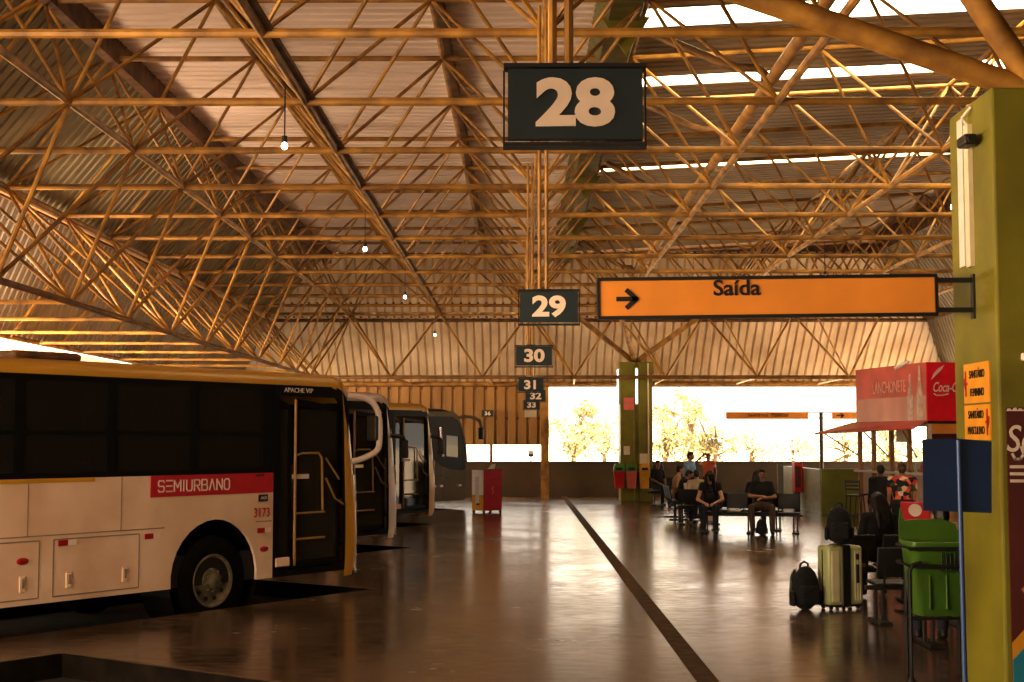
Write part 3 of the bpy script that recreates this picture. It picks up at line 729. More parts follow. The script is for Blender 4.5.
def city_bus(k, t0, label, paint, low, nose, banner=True, detail=True, loop=True, group='city buses nose-in at the bays', loc=None):
    N = Rk(k)+BL*0.15+BD*t0
    bus = empty('city_bus', (N.x, N.y, -0.22), atan2(BD.y, BD.x), label, 'bus', group)
    L = -11.6; W = 2.5
    side = frame_mx((0, 0, 0), (1, 0, 0), (0, 0, 1))          # x along, z up, faces -y
    def plate(name, outer, holes, y, th, material, parent=bus): return holed(name, outer, holes, frame_mx((0, y, 0), (1, 0, 0), (0, 0, 1)), th, material, parent)
    # near side
    ax = [-2.56, -8.3]
    lo = arch_outline(L, -1.6, .5, 1.81, ax, .69, .58)
    sp = plate('side_panel', lo, [], .02, .04, low)
    # panel seams, hatches, reflectors
    m = MB()
    for z in (1.21,): m.box2((L, -.004, z-.006), (-3.35, .002, z+.006)); m.box2((-1.9, -.004, z-.006), (-1.62, .002, z+.006))
    for x in (-3.98, -5.2, -6.6): m.box2((x-.005, -.004, 1.21), (x+.005, .002, 1.81))
    for x0, x1 in ((-4.87, -3.72), (-6.4, -5.05)):
        for z in (.56, 1.16): m.box2((x0, -.005, z-.007), (x1, .002, z+.007))
        for x in (x0, x1): m.box2((x-.007, -.005, .56), (x+.007, .002, 1.16))
    m.build('panel_seam', 'seam', sp)
    for x0, x1 in ((-4.87, -3.72), (-6.4, -5.05)):
        for x in (x0+.2, x1-.2):
            h = MB().rbox((x, -.008, .72), (.075, .018, .17), .012).build('hatch_latch', low, sp); MB().rbox((x, -.017, .73), (.035, .014, .10), .006).build('latch_recess', 'seam', sp)
    for x, z in ((-4.72, 1.12), (-3.55, 1.125), (-1.78, 1.10)):
        MB().box2((x-.09, -.010, z-.03), (x+.03, .002, z+.03)).build('red_reflector', 'reflect_red', sp)
        MB().box2((x+.03, -.010, z-.03), (x+.14, .002, z+.03)).build('white_reflector', 'letter_white', sp)
    for x, z in ((-5.25, .96), (-1.75, .87)):
        MB().ell((x, -.004, z), (.075, .018, .038)).build('side_marker_lamp', 'reflect_red', sp, smooth=True)
    if banner:
        MB().box2((-3.57, -.008, 1.565), (-1.61, .003, 1.812)).build('red_banner', 'bus_red', sp)
        stroke_word('lettering', 'SEMIURBANO', frame_mx((-3.46, -.0085, 1.625), (1, 0, 0), (0, 0, 1)), .125, .085, .034, .0085, 'letter_white', sp)
        text('number_lettering', '3173', frame_mx((-1.80, -.006, 1.315), (1, 0, 0), (0, 0, 1)), .165, 'letter_red', sp, sx=.74, space=1.18)
        MB().rbox((-1.78, -.006, 1.50), (.16, .012, .085), .02).build('badge', 'black', sp)
        text('badge_lettering', 'AGR', frame_mx((-1.78, -.0125, 1.50), (1, 0, 0), (0, 0, 1)), .055, 'letter_white', sp, shear=.3)
        text('small_lettering', 'com.br', frame_mx((-1.84, -.0085, 1.785), (1, 0, 0), (0, 0, 1)), .05, 'letter_black', sp)
        MB().box2((L, -.006, 1.765), (-4.35, .003, 1.812)).build('yellow_strip', 'bus_yellow', sp)
    # window band with panes
    panes = []; x = -1.78
    while x > L+.9:
        panes.append((x-1.08, x)); x -= 1.20
    hs = []
    for a, b in panes: hs += [rrect(a, 2.32, b, 2.86, .04, 3), rrect(a, 1.87, b, 2.28, .04, 3)]
    band = plate('window_band', [(L, 1.81), (-1.55, 1.81), (-1.55, 2.92), (L, 2.92)], hs, .03, .035, 'bus_black')
    for a, b in panes:
        MB().box2((a-.02, .028, 1.85), (b+.02, .036, 2.88)).build('window_pane', 'glass_bus', band)
    # door frame and two leaves
    dr = plate('door_frame', [(-1.6, .5), (-.19, .5)]+[(-.19-.30*(1-cos(radians(a))), 2.62+.30*sin(radians(a))) for a in range(0, 91, 15)]+[(-1.6, 2.92)],
               [[(-1.5, .58), (-.24, .58), (-.27, 2.62), (-.42, 2.78), (-1.5, 2.78)]], .03, .05, 'bus_black')
    for a, b in ((-1.49, -1.22), (-1.16, -.30)):
        lf = plate('door_leaf', [(a, .6), (b, .6), (b, 2.66), (a, 2.76)], [[(a+.05, .68), (b-.05, .68), (b-.05, 2.60), (a+.05, 2.68)]], .07, .03, 'bus_black')
        MB().box2((a+.04, .069, .66), (b-.04, .073, 2.62)).build('door_glass', 'glass_dark', lf)
    m = MB(); ry = .03
    m.tube((-1.18, ry, .62), (-1.18, ry, 2.74), .020)
    m.path([(-1.16, ry, 2.02), (-1.06, ry, 2.05), (-.74, ry, 2.05), (-.68, ry, 1.98), (-.66, ry, 1.30)], .015, 8)
    m.tube((-1.18, ry, 1.28), (-.62, ry, 1.28), .014); m.tube((-1.18, ry, .95), (-.62, ry, .95), .016)
    m.path([(-.60, ry, 1.98), (-.34, ry, 1.70)], .013, 8); m.path([(-.60, ry, 1.72), (-.42, ry, 1.45), (-.24, ry, 1.36)], .014, 8)
    m.build('handrail', 'rail_yellow', dr, smooth=True)
    MB().rbox((-1.42, .01, .68), (.26, .04, .12), .03).build('step_lamp', 'bus_white', dr)
    MB().box2((-1.2, .05, 1.72), (-.9, .09, 1.78)).build('notice', 'paper', dr)
    if detail:
        text('lettering', 'APACHE VIP', frame_mx((-1.16, -.002, 2.855), (1, 0, 0), (0, 0, 1)), .085, 'letter_white', dr, sx=1.15)
    # far side, rear, floor, interior
    fl = holed('side_panel', [(L, .5), (-.1, .5), (-.1, 1.81), (L, 1.81)], [], frame_mx((0, W-.02, 0), (1, 0, 0), (0, 0, 1)), .04, low, bus)
    hs = []
    for a, b in panes[:9]: hs += [rrect(a+.4, 1.9, b+.35, 2.75, .04, 3)]
    fb = holed('window_band', [(L, 1.81), (-.1, 1.81), (-.1, 2.92), (L, 2.92)], hs, frame_mx((0, W-.03, 0), (1, 0, 0), (0, 0, 1)), .03, 'black', bus)
    for a, b in panes[:9]: MB().box2((a+.38, W-.034, 1.88), (b+.37, W-.03, 2.77)).build('window_pane', 'glass_bus', fb)
    MB().rbox((L, W/2, 1.67), (.10, W-.06, 2.34), .04).build('rear_panel', paint, bus)
    fp = MB(); fp.box2((L+.1, .06, .50), (-1.6, W-.06, .86)); fp.box2((-1.6, .35, .50), (-.1, W-.06, .60)); fp.box2((-1.6, .9, .60), (-.1, W-.06, .86))
    for a in ax: pass
    fp.build('bus_floor', 'black', bus)
    for i in range(6):
        for yy in (.55, 1.95):
            x = -3.9-i*.95
            s = MB().rbox((x, yy, 1.28), (.42, .86, .10), .04).rbox((x-.22, yy, 1.62), (.09, .86, .72), .04).box2((x-.03, yy-.3, .86), (x+.03, yy+.3, 1.25)).build('passenger_seat', 'cloth_jeans', bus)
    MB().rbox((-1.35, 1.95, 1.3), (.45, .5, .12), .05).rbox((-1.58, 1.95, 1.7), (.10, .5, .8), .05).build('driver_seat', 'black', bus)
    MB().box2((L+.1, W-.07, .55), (-.35, W-.05, 1.81)).build('shade_lining', 'bus_black', bus)  # added dark sheet makes the cabin look shaded behind the glass
    m = MB()
    for x in (-1.75, -3.2, -5.2): m.tube((x, .85, .86), (x, .85, 2.9), .018); m.tube((x, 1.65, .86), (x, 1.65, 2.9), .018)
    m.build('grab_pole', 'rail_yellow', bus, smooth=True)
    # roof
    def sec(i):  # cross-section fraction
        return [(0.0, 2.92), (0.0, 2.975), (.015, 3.02), (.05, 3.06), (.16, 3.09), (.7, 3.11), (1.25, 3.12)]
    half = sec(0); pr = half+[(W-p[0], p[1]) for p in reversed(half[:-1])]
    rm = MB(); vs = []; xs = [L-.05, -.9, -.45]; fs = []
    for x in xs:
        for yy, z in pr: vs.append((x, yy, z))
    # nose: roof rolls forward and down
    for x, dz, ins in ((-.22, -.02, .02), (-.05, -.07, .06), (.03, -.15, .12), (.05, -.26, .16)):
        for yy, z in pr:
            f = min(1, abs(yy-W/2)/(W/2)); vs.append((x-.30*f**5, W/2+(yy-W/2)*(1-ins*.10), z+dz*(1-.25*f) if z > 2.9 else min(z, 2.92+(z-2.92)*.6)+dz*.2))
    n = len(pr)
    for i in range(6):
        for j in range(n-1): fs.append((i*n+j, i*n+j+1, (i+1)*n+j+1, (i+1)*n+j))
    fs.append(tuple(range(n)))
    rm.add(vs, fs); rm.build('roof', paint, bus, smooth=True)
    for x in (-4.6, -6.7): 
        MB().rbox((x, .85, 3.15), (.9, .7, .10), .05).build('roof_hatch', 'rust', bus)
    # nose: loft in plan
    lev = [(.42, -.03), (.60, .04), (1.0, .06), (1.38, .06), (1.42, .02), (1.9, -.03), (2.4, -.10), (2.72, -.17), (2.92, -.20), (3.00, -.24)]
    pl = [(-.26, 0, 0), (-.12, .005, 0), (-.04, .04, 0), (0.02, .14, 1), (.06, .35, 1), (.09, .8, 1), (.10, 1.25, 1)]
    full = pl+[(p[0], W-p[1], p[2]) for p in reversed(pl[:-1])]
    vs = []; fs = []; nn = len(full); mi = []
    for z, off in lev:
        for px_, py_, w in full: vs.append((px_+off*(1 if px_ > -.2 else .3), py_, z))
    mb = MB()
    for i in range(len(lev)-1):
        for j in range(nn-1): fs.append((i*nn+j, i*nn+j+1, (i+1)*nn+j+1, (i+1)*nn+j)); mi.append(1 if 4 <= i <= 6 and 3 <= j < nn-4 else 0)
    mb.add(vs, fs); mb.mi = mi
    nose_o = mb.build('nose', [nose, 'glass_dark'], bus, smooth=True)
    nose_o.data.polygons.foreach_set('material_index', mi)
    MB().path([(-.05, -.012, .46), (0.0, .05, .50), (.02, .06, 1.0), (.0, .05, 1.4), (-.05, .03, 1.75)], .022, 8).build('edge_moulding', 'chrome', bus, smooth=True)
    MB().path([(-.02, .14, .50), (.09, .35, .50), (.15, .8, .50), (.16, 1.25, .50), (.15, 1.7, .50), (.09, 2.15, .50), (-.02, 2.36, .50)], .06, 10).build('bumper', nose, bus, smooth=True)
    for yy in (.4, 2.1): MB().ell((.14, yy, .86), (.04, .17, .10)).build('headlamp', 'chrome', bus, smooth=True)
    # mirrors
    a = [(-.20, .05, 2.82), (.05, -.10, 2.80), (.26, -.20, 2.72), (.36, -.26, 2.55), (.37, -.27, 2.25), (.33, -.25, 2.08), (.12, -.12, 1.98), (-.08, .02, 1.93)]
    b = [(-.2+(q[0]+.2)*.72, q[1]*.72, q[2]) for q in a] if loop else [(-.15, .03, 2.30), (.0, -.06, 2.28), (.07, -.10, 2.22), (.08, -.11, 2.12)]
    # smooth the arm
    sm = []
    for i in range(len(b)-1):
        p0, p1, p2, p3 = [V(b[max(0, min(len(b)-1, q))]) for q in (i-1, i, i+1, i+2)]
        for u in (0, .25, .5, .75): sm.append(0.5*((2*p1)+(p2-p0)*u+(2*p0-5*p1+4*p2-p3)*u*u+(3*p1-p0-3*p2+p3)*u**3))
    sm.append(V(b[-1]))
    am = MB().path(sm, .042, 10).build('mirror_arm', 'bus_pale' if detail else 'darksteel', bus, smooth=True)
    MB().rbox((.14, -.13, 2.38) if loop else (.08, -.10, 2.05), (.05, .18, .34), .03).build('mirror_glass', 'darksteel', am)
    am = MB().path([(p.x, W-p.y, p.z) for p in sm], .042, 8).build('mirror_arm', nose, bus, smooth=True)
    MB().rbox((.14, W+.13, 2.38) if loop else (.08, W+.10, 2.05), (.05, .18, .34), .03).build('mirror_glass', 'darksteel', am)
    for x in ax:
        wheel(bus, x, .17, 1); wheel(bus, x, W-.17, -1)
        MB().lathe([(.70, -.02), (.70, .5), (0, .5)], (x, .03, .58), M.Rotation(-pi/2, 3, 'X'), 24, cap=False).build('wheel_housing', 'bus_black', bus)
    return bus

city_bus(1, -0.12, 'nearest city bus, yellow roof over white side with red strip and number 3173', 'bus_yellow', 'bus_white', 'bus_yellow')
city_bus(2, -0.28, 'city bus with pale pinkish roof and nose parked between two yellow-roofed buses', 'bus_pale', 'bus_white', 'bus_pale', banner=False, detail=False, loop=False)
city_bus(3, 0.16, 'yellow-roofed bus with dark door, parked between the pale bus and the grey coach', 'bus_yellow', 'bus_white', 'bus_yellow', banner=False, detail=False, loop=False)

def coach():
    N = Rk(4)+BL*0.15+BD*1.0
    bus = empty('coach_bus', (N.x, N.y, -0.22), atan2(BD.y, BD.x), 'grey coach with rounded nose and swept dark side window, last in the row of buses', 'bus', 'coaches at the bays')
    L = -11.5; W = 2.5; Z1 = 3.05
    def edge(z):   # nose profile in side view
        if z < .6: return -.12+(.6-z)*-.35
        if z < 1.5: return -.12+.10*(z-.6)/.9
        return -.02-.55*((z-1.5)/1.55)**2.2
    zs = [.45+.13*i for i in range(21)]
    out = arch_outline(L, -.12, .45, .46, [-2.9, -8.6], .62, .5)[:-2]
    out = out[:-1]+[(edge(z), z) for z in zs[:-1]]+[(edge(3.05)-.12, 3.05), (L, 3.05)]
    win = [(L+.3, 1.75), (-2.2, 1.75), (-1.75, 1.70), (-1.3, 1.48), (-.8, 1.36), (-.22, 1.33), (-.10, 1.40), (-.12, 2.0), (-.30, 2.55), (-.50, 2.80), (-.75, 2.90), (L+.3, 2.90)]
    sp = holed('side_panel', out, [win], frame_mx((0, .02, 0), (1, 0, 0), (0, 0, 1)), .04, 'bus_grey', bus)
    bd = holed('window_band', win, [[(-1.02, 1.75), (-.42, 1.70), (-.42, 2.32), (-1.02, 2.36)]], frame_mx((0, .03, 0), (1, 0, 0), (0, 0, 1)), .03, 'bus_black', bus)
    MB().box2((-1.05, .032, 1.68), (-.40, .036, 2.38)).build('window_pane', 'glass_pale', bd)
    MB().path([(-1.35, -.01, 2.60), (-1.30, -.01, 2.2), (-1.22, -.01, 1.75)], .035, 8).build('chrome_strip', 'chrome', bd, smooth=True)
    m = MB(); m.box2((-1.22, -.004, .5), (-1.20, .002, 1.42)); m.box2((-2.6, -.004, 1.18), (-1.22, .002, 1.2)); m.box2((-1.98, -.004, .5), (-1.96, .002, 1.6)); m.build('panel_seam', 'black', sp)
    for x in (-1.62, -1.3, -.42): 
        MB().box2((x-.13, -.008, .86), (x-.03, .002, .92)).build('red_reflector', 'reflect_red', sp); MB().box2((x-.03, -.008, .86), (x+.10, .002, .92)).build('white_reflector', 'letter_white', sp)
    MB().box2((-1.08, -.01, 1.10), (-1.02, .0, 1.16)).build('door_lock', 'black', sp)
    holed('side_panel', out, [], frame_mx((0, W-.02, 0), (1, 0, 0), (0, 0, 1)), .04, 'bus_grey', bus)
    vs = []; fs = []; mi = []; ny = 9
    pts = [(edge(z), z) for z in zs[:-1]]+[(edge(3.05)-.10, 3.04), (-1.2, 3.10), (L, 3.10)]
    for x, z in pts:
        for j in range(ny):
            u = j/(ny-1); b = (1-(2*u-1)**4); vs.append((x+.22*b*(1 if x > -1 else 0), .01+(W-.02)*u, z+(.05*b if z > 3 else 0)))
    for i in range(len(pts)-1):
        for j in range(ny-1): fs.append((i*ny+j, i*ny+j+1, (i+1)*ny+j+1, (i+1)*ny+j)); mi.append(1 if 1.3 < pts[i][1] < 2.75 and pts[i][0] > -2 else 0)
    mb = MB(); mb.add(vs, fs); o = mb.build('nose_and_roof', ['bus_grey', 'glass_dark'], bus, smooth=True); o.data.polygons.foreach_set('material_index', mi)
    MB().rbox((L, W/2, 1.75), (.1, W-.1, 2.6), .04).build('rear_panel', 'bus_grey', bus)
    MB().box2((L+.1, .06, .45), (-.6, W-.06, .9)).build('bus_floor', 'black', bus)
    for s in (0, 1):
        q = [(-.55, .1, 2.85), (-.20, -.02, 2.92), (.15, -.10, 2.90), (.38, -.14, 2.80), (.46, -.16, 2.60), (.46, -.16, 2.35)]
        if s: q = [(x, W-y, z) for x, y, z in q]
        am = MB().path(q, .05, 10).build('mirror_arm', 'bus_grey', bus, smooth=True)
        MB().rbox((.45, -.16 if not s else W+.16, 2.42), (.10, .18, .36), .04).build('mirror_head', 'black', am)
    for x in (-2.9, -8.6):
        wheel(bus, x, .17, 1); wheel(bus, x, W-.17, -1)
        MB().lathe([(.63, -.02), (.63, .45), (0, .45)], (x, .03, .5), M.Rotation(-pi/2, 3, 'X'), 24, cap=False).build('wheel_housing', 'bus_black', bus)
coach()

# ------------------------------------------------------------------ signs
def bay_sign(num, px, py, Y, wpx, label, ratio=.53, poles=True):
    c = at(px, py, Y); w = wpx*Y/F; h = w*ratio
    t = empty('bay_number_sign', c, 0, label, 'sign', 'hanging bay number signs')
    MB().box2((-w/2, -.02, -h/2), (w/2, .02, h/2)).build('panel', 'sign_dark', t)
    m = MB(); e = .007; W2, H2 = w/2+.015, h/2+.008
    for z in (-H2-.012, H2+.004): m.box2((-W2, -.03, z-e), (W2, .05, z+e))
    for x in (-W2, W2): m.box2((x-e*.5, .03, -H2-.02), (x+e*.5, .05, H2))
    m.build('frame', 'black', t)
    text('lettering', num, frame_mx((0, -.022, -h*.015), (1, 0, 0), (0, 0, 1)), h*.90, 'letter_beige', t, bold=.04, sx=1.22)
    if poles:
        top = 5.93-c.z
        for x in (-.062, .0): MB().tube((x-.02, .06, h/2-.05), (x-.02, .06, top), .017, 8).build('hanger_pole', 'ochre', t, smooth=True)
        MB().box2((-.10, .03, h/2-.02), (.02, .07, h/2+.03)).build('hanger_bracket', 'black', t)
bay_sign('28', 575, 105, 5.1, 136, 'large hanging dark sign numbered 28')
bay_sign('29', 549, 307, 12.4, 58, 'hanging dark sign numbered 29')
bay_sign('30', 534, 356, 19.7, 36, 'hanging dark sign numbered 30')
bay_sign('31', 531, 385, 27.0, 25, 'hanging dark sign numbered 31')
bay_sign('32', 535.5, 396, 33.5, 20, 'hanging dark sign numbered 32')
bay_sign('33', 531.5, 405, 38.5, 16, 'hanging dark sign numbered 33')
bay_sign('36', 487.5, 413.5, 47.9, 11, 'tiny dark number sign on the screen wall behind the coach', poles=False)
c = at(530.5, 413.5, 40.5); t = empty('small_notice', c, 0, 'small pale blank notice under the sign numbered 33', 'sign')
MB().box2((-.17, -.02, -.11), (.17, .02, .11)).build('notice_board', 'paper', t)
for x in (-.1, .1): MB().tube((x, 0, .1), (x, 0, 5.93-c.z), .01, 6).build('hanger_pole', 'ochre', t)

# exit sign on brackets from the near pillar
a, b = at(599, 299, 10.5), at(935, 295, 10.5); c = (a+b)/2; w = (b-a).length; h = .275
t = empty('exit_sign', (c.x, 10.5, c.z), 0, 'long orange hanging sign reading Saída with a black arrow', 'sign')
SR = M.Rotation(-atan2(b.z-a.z, b.x-a.x), 4, 'Y')
o = MB().rbox((0, 0, 0), (w, .05, h), .012).build('panel', 'sign_orange', t)
m = MB()
for z in (-h/2-.008, h/2+.008): m.box2((-w/2-.01, -.035, z-.012), (w/2+.01, .035, z+.012))
for x in (-w/2-.006, w/2+.006): m.box2((x-.01, -.035, -h/2), (x+.01, .035, h/2))
f = m.build('frame', 'black', t)
l1 = text('lettering', 'Saída', frame_mx((-.23, -.027, .065), (1, 0, 0), (0, 0, 1)), .165, 'letter_black', t, bold=.018, sx=1.06)
l2 = strokes('arrow', [[(-.07, 0), (.055, 0)], [(.0, .062), (.068, 0), (.0, -.062)]], frame_mx((-w/2+.21, -.027, -.005), (1, 0, 0), (0, 0, 1)), .017, 'letter_black', t)
for q in (o, f, l1, l2): q.data.transform(SR)
for z in (-h/2-.0, h/2-.05):
    MB().box2((w/2, -.03, z+.02), (3.41-c.x, .0, z+.055)).build('bracket_arm', 'black', t)
MB().box2((3.395-c.x, -.05, -h/2-.03), (3.412-c.x, .02, h/2+.03)).build('bracket_plate', 'darksteel', t)

# restroom signs on the side face of the near pillar
for (y0, y1, z0, z1, l1, l2, ar, lab) in ((10.16, 10.74, 2.275, 2.575, 'SANITÁRIO', 'FEMININO', -1, 'yellow restroom sign reading Sanitário Feminino, upper of the pair on the pillar'),
                                      (10.16, 10.74, 2.00, 2.262, 'SANITÁRIO', 'MASCULINO', 1, 'yellow restroom sign reading Sanitário Masculino, lower of the pair on the pillar')):
    t = empty('restroom_sign', (3.408, (y0+y1)/2, (z0+z1)/2), 0, lab, 'sign', 'restroom signs on the pillar')
    hh = (z1-z0)/2
    MB().box2((-.008, -(y1-y0)/2, -hh), (.002, (y1-y0)/2, hh)).build('panel', 'sign_yellow', t)
    for s, z in ((l1, hh*.42), (l2, -hh*.48)):
        text('lettering', s, frame_mx((-.009, -.03*ar*-1 if False else .02*ar, z), (0, -1, 0), (0, 0, 1)), .085, 'letter_black', t, bold=.0, sx=.80)
    ay = .235*(-ar)
    strokes('arrow', [[(0, .09), (0, -.09)], [(-.035*-ar, .035), (.035*-ar*-1 if False else -.035*ar*-1, 0)], [(-.03, 0), (.03, 0)], [(0, .045), (.035*ar, 0), (0, -.045)]], frame_mx((-.009, ay, 0), (0, -1, 0), (0, 0, 1)), .009, 'letter_red', t)
# conduit and camera on the pillar
t = empty('cable_conduit', (3.405, 10.6, 3.6), 0, 'white plastic cable conduit running down the near olive pillar', 'conduit')
MB().box2((-.02, .00, -.28), (.01, .13, .86)).build('trunking', 'white', t); MB().box2((-.03, -.16, -.30), (.01, -.06, .78)).build('trunking', 'paper', t)
MB().path([(-.01, -.11, .78), (-.05, -.10, .84), (-.01, -.2, .90)], .012, 6).build('loose_cable', 'white', t)
t = empty('security_camera', (3.38, 10.36, 4.22), 0, 'small dark wall camera near the top of the near pillar', 'camera')
MB().rbox((-.05, -.04, 0), (.10, .20, .08), .02).build('camera_body', 'darksteel', t); MB().tube((-.05, -.14, 0), (-.05, -.17, 0), .03, 12).build('lens', 'black', t); MB().tube((0.03, .02, 0), (-.05, .02, 0), .02, 8).build('mount', 'white', t)
# light tube on the front of the near pillar
t = empty('wall_lamp', (4.0, 9.97, 2.59), 0, 'short white unlit tube light on the front of the near pillar', 'lamp')
MB().rbox((0, 0, 0), (.86, .05, .06), .015).build('housing', 'white', t); MB().tube((-.40, -.035, -.01), (.40, -.035, -.01), .018, 10).build('tube', 'letter_white', t)

# ice cream banner
t = empty('ice_cream_sign', (3.93, 9.985, 1.2), 0, 'maroon ice cream banner with white script on the near pillar', 'banner')
def bx(lo, hi, name, material, y=-.006): return MB().box2((lo[0], y, lo[1]), (hi[0], .004, hi[1])).build(name, material, t)
bx((-.475, -1.0), (.475, 1.03), 'backing', 'maroon')
m = MB()
for i in range(24): m.prism([(0, 0), (.044, 0), (.03, .018+.008*(i % 2)), (.01, .02)], (-.475+i*.0396, -.007, 1.005), (1, 0, 0), (0, 0, 1), .002)
m.build('torn_edge', 'letter_white', t)
text('lettering', 'Sorvete', frame_mx((-.487, -.0085, .80), (1, 0, 0), (0, 0, 1)), .27, 'letter_white', t, align='LEFT', shear=.18, sx=.82, bold=.004)
strokes('swash', [[(-.44, .70), (-.42, .665), (-.385, .665), (-.36, .70), (-.375, .75)]], frame_mx((0, -.0085, 0), (1, 0, 0), (0, 0, 1)), .009, 'letter_white', t)
for z in (.60, .55, .50): bx((-.46, z), (.42, z+.022), 'stripe', 'letter_white', -.009)
MB().prism([(-.40, -.25), (-.30, -.15), (-.33, .05), (-.25, .15), (-.12, .20), (.05, .12), (.2, -.05), (.3, -.4), (-.2, -.5)], (0, -.008, 0), (1, 0, 0), (0, 0, 1), .003).build('ice_cream_shape', 'cone_tan', t)
MB().prism([(-.475, -.62), (-.38, -.52), (-.2, -.45), (.1, -.42), (.475, -.45), (.475, -1.0), (-.475, -1.0)], (0, -.010, 0), (1, 0, 0), (0, 0, 1), .003).build('wave_band', 'sign_yellow', t)
MB().prism([(-.475, -.74), (-.38, -.64), (-.2, -.57), (.1, -.54), (.475, -.57), (.475, -1.0), (-.475, -1.0)], (0, -.013, 0), (1, 0, 0), (0, 0, 1), .003).build('wave_band', 'cyan', t)

# blue board on a pole
t = empty('blue_sign', (2.90, 9.3, 0), 0, 'plain dark blue board on a thin blue pole before the near pillar', 'sign')
MB().prism([(-.235, 0), (-.01, -.008), (.215, -.016), (.225, .455), (0, .475), (-.23, .47)], (0, .02, 1.535), (1, 0, 0), (0, 0, 1), -.012).build('board', 'sign_blue', t)
MB().tube((0.01, 0, 0), (0, 0, 2.0), .0165, 12).build('pole', 'pole_blue', t, smooth=True)
MB().lathe([(.12, 0), (.12, .012), (.03, .02)], (0.01, 0, 0), n=20).build('base_plate', 'pole_blue', t)

# hanging direction board beyond the benches
t = empty('direction_board', (9.15, 43.2, 1.2), 0, 'small orange direction boards on a dark post beyond the benches', 'sign')
def brd(x0, x1, py, name):
    p, q = at(x0, py, 43.2), at(x1, py, 43.2)
    return MB().box2((p.x-9.15, -.04, p.z-1.2-.11), (q.x-9.15, .04, p.z-1.2+.11)).build(name, 'sign_orange', t)
b1 = brd(726, 808, 415.5, 'board'); b2 = brd(832, 862, 415.5, 'board')
p = at(768, 415, 43.2); text('lettering', 'Sanitários  Públicos', frame_mx((p.x-9.15, -.045, p.z-1.2), (1, 0, 0), (0, 0, 1)), .16, 'letter_black', b1)
p = at(840, 415.5, 43.2); strokes('arrow', [[(-.1, 0), (.1, 0)], [(.02, .06), (.1, 0), (.02, -.06)]], frame_mx((p.x-9.15, -.045, p.z-1.2), (1, 0, 0), (0, 0, 1)), .018, 'letter_black', b2)
p = at(821, 412, 43.2)
MB().tube((p.x-9.15, 0, -1.2), (p.x-9.15, 0, p.z-1.2), .06, 10).build('post', 'darksteel', t)
for py in (412.5, 418): 
    q0, q1 = at(806, py, 43.2), at(834, py, 43.2); MB().tube((q0.x-9.15, .02, q0.z-1.2), (q1.x-9.15, .02, q1.z-1.2), .018, 6).build('rail', 'darksteel', t)

# ------------------------------------------------------------------ benches
def bench(label, loc, rz, n, group='black beam benches of the waiting area'):
    t = empty('waiting_bench', loc, rz, label, 'bench', group)
    w = .55
    for i in range(n):
        x = (i-(n-1)/2)*w
        MB().rbox((x, -.02, .435), (.47, .44, .035), .03, 3).build('seat', 'black', t, smooth=True)
        m = MB(); vs = []; 
        for a, z, dy in ((-.23, .56, .235), (.23, .56, .235), (.23, .84, .30), (-.23, .84, .30)): pass
        R = M.Rotation(radians(-12), 3, 'X')
        m.rbox((x, .26, .68), (.46, .032, .33), .03, 3, R); m.build('backrest', 'black', t, smooth=True)
        b = MB()
        for s in (-1, 1): b.path([(x+s*.14, -.05, .41), (x+s*.14, .19, .41), (x+s*.14, .235, .50), (x+s*.14, .27, .72)], .014, 6)
        b.build('seat_bracket', 'darksteel', t, smooth=True)
    MB().rbox((0, 0, .385), (n*w+.05, .07, .05), .01).build('beam', 'darksteel', t)
    for s in ((-1, 1) if n < 4 else (-1, 0, 1)):
        x = s*(n*w/2-.14)
        MB().rbox((x-.03, 0, .20), (.035, .06, .36), .008).rbox((x+.05, 0, .20), (.035, .06, .36), .008).rbox((x+.01, .02, .02), (.15, .56, .035), .012).build('leg', 'darksteel', t)
    return t
RZA = radians(-12)
A0 = V((4.95, 30.4, 0)); AX = V((cos(RZA), sin(RZA), 0)); AY = V((-sin(RZA), cos(RZA), 0))
bench('front black bench in the hall centre with the man in the black T-shirt', A0, RZA, 4)
bench('black bench back to back behind the front bench in the hall centre', A0+AY*.95+AX*-.1, RZA+pi, 3)
bench('black bench facing sideways under the people at the left of the seated group', (4.02, 35.9, 0), pi/2, 3)
bench('black bench facing away under the person in the tan shirt', (4.25, 33.6, 0), pi, 2)
bench('black bench beside the far olive pillar', (4.49, 43.2, 0), 0, 2)
bench('black bench facing the kiosk directly behind the pale green suitcase', (4.40, 17.6, 0), pi, 2)
bench('black bench with its back toward us just past the green bin', (4.36, 15.55, 0), pi, 2)
bench('black bench half hidden behind the green litter bin', (4.42, 13.9, 0), pi, 2)

# ------------------------------------------------------------------ people
def onA(i, dy=0, z=0): return A0+AX*((i-1.5)*.55)+AY*dy+V((0, 0, z))
person('man in a black T-shirt sitting with folded arms on the front bench', onA(2, -.02), RZA, 'sit', 'skin', 'hair', 'short', 'cloth_black', .45, 'cloth_brown',
       arms=[((-.27, -.06, .80), (-.02, -.24, .80), (0, .3, -1)), ((.27, -.08, .78), (.03, -.27, .76), (0, .3, -1))], knees=[((-.22, -.42, .565), (-.19, -.42, .09)), ((.22, -.42, .565), (.22, -.50, .09))])
person('woman with long dark hair falling forward on the front bench', onA(0, -.02), RZA, 'sit', 'skin_light', 'hair', 'forward', 'cloth_black', .2, 'cloth_jeans', lean=.32, head_tilt=.55,
       arms=[((-.27, -.22, .72), (-.12, -.42, .66), (0, 0, -1)), ((.27, -.22, .72), (.12, -.42, .66), (0, 0, -1))])
person('person in a dark vest with white sleeves seated in profile', (4.02, 35.45, .04), pi/2, 'sit', 'skin', 'hair', 'short', 'cloth_white', .95, 'cloth_black', vest='cloth_black', lean=.34, head_tilt=.4, scale=.9,
       arms=[((-.25, -.15, .74), (-.10, -.42, .70), (0, 0, -1)), ((.25, -.15, .74), (.10, -.42, .70), (0, 0, -1))])
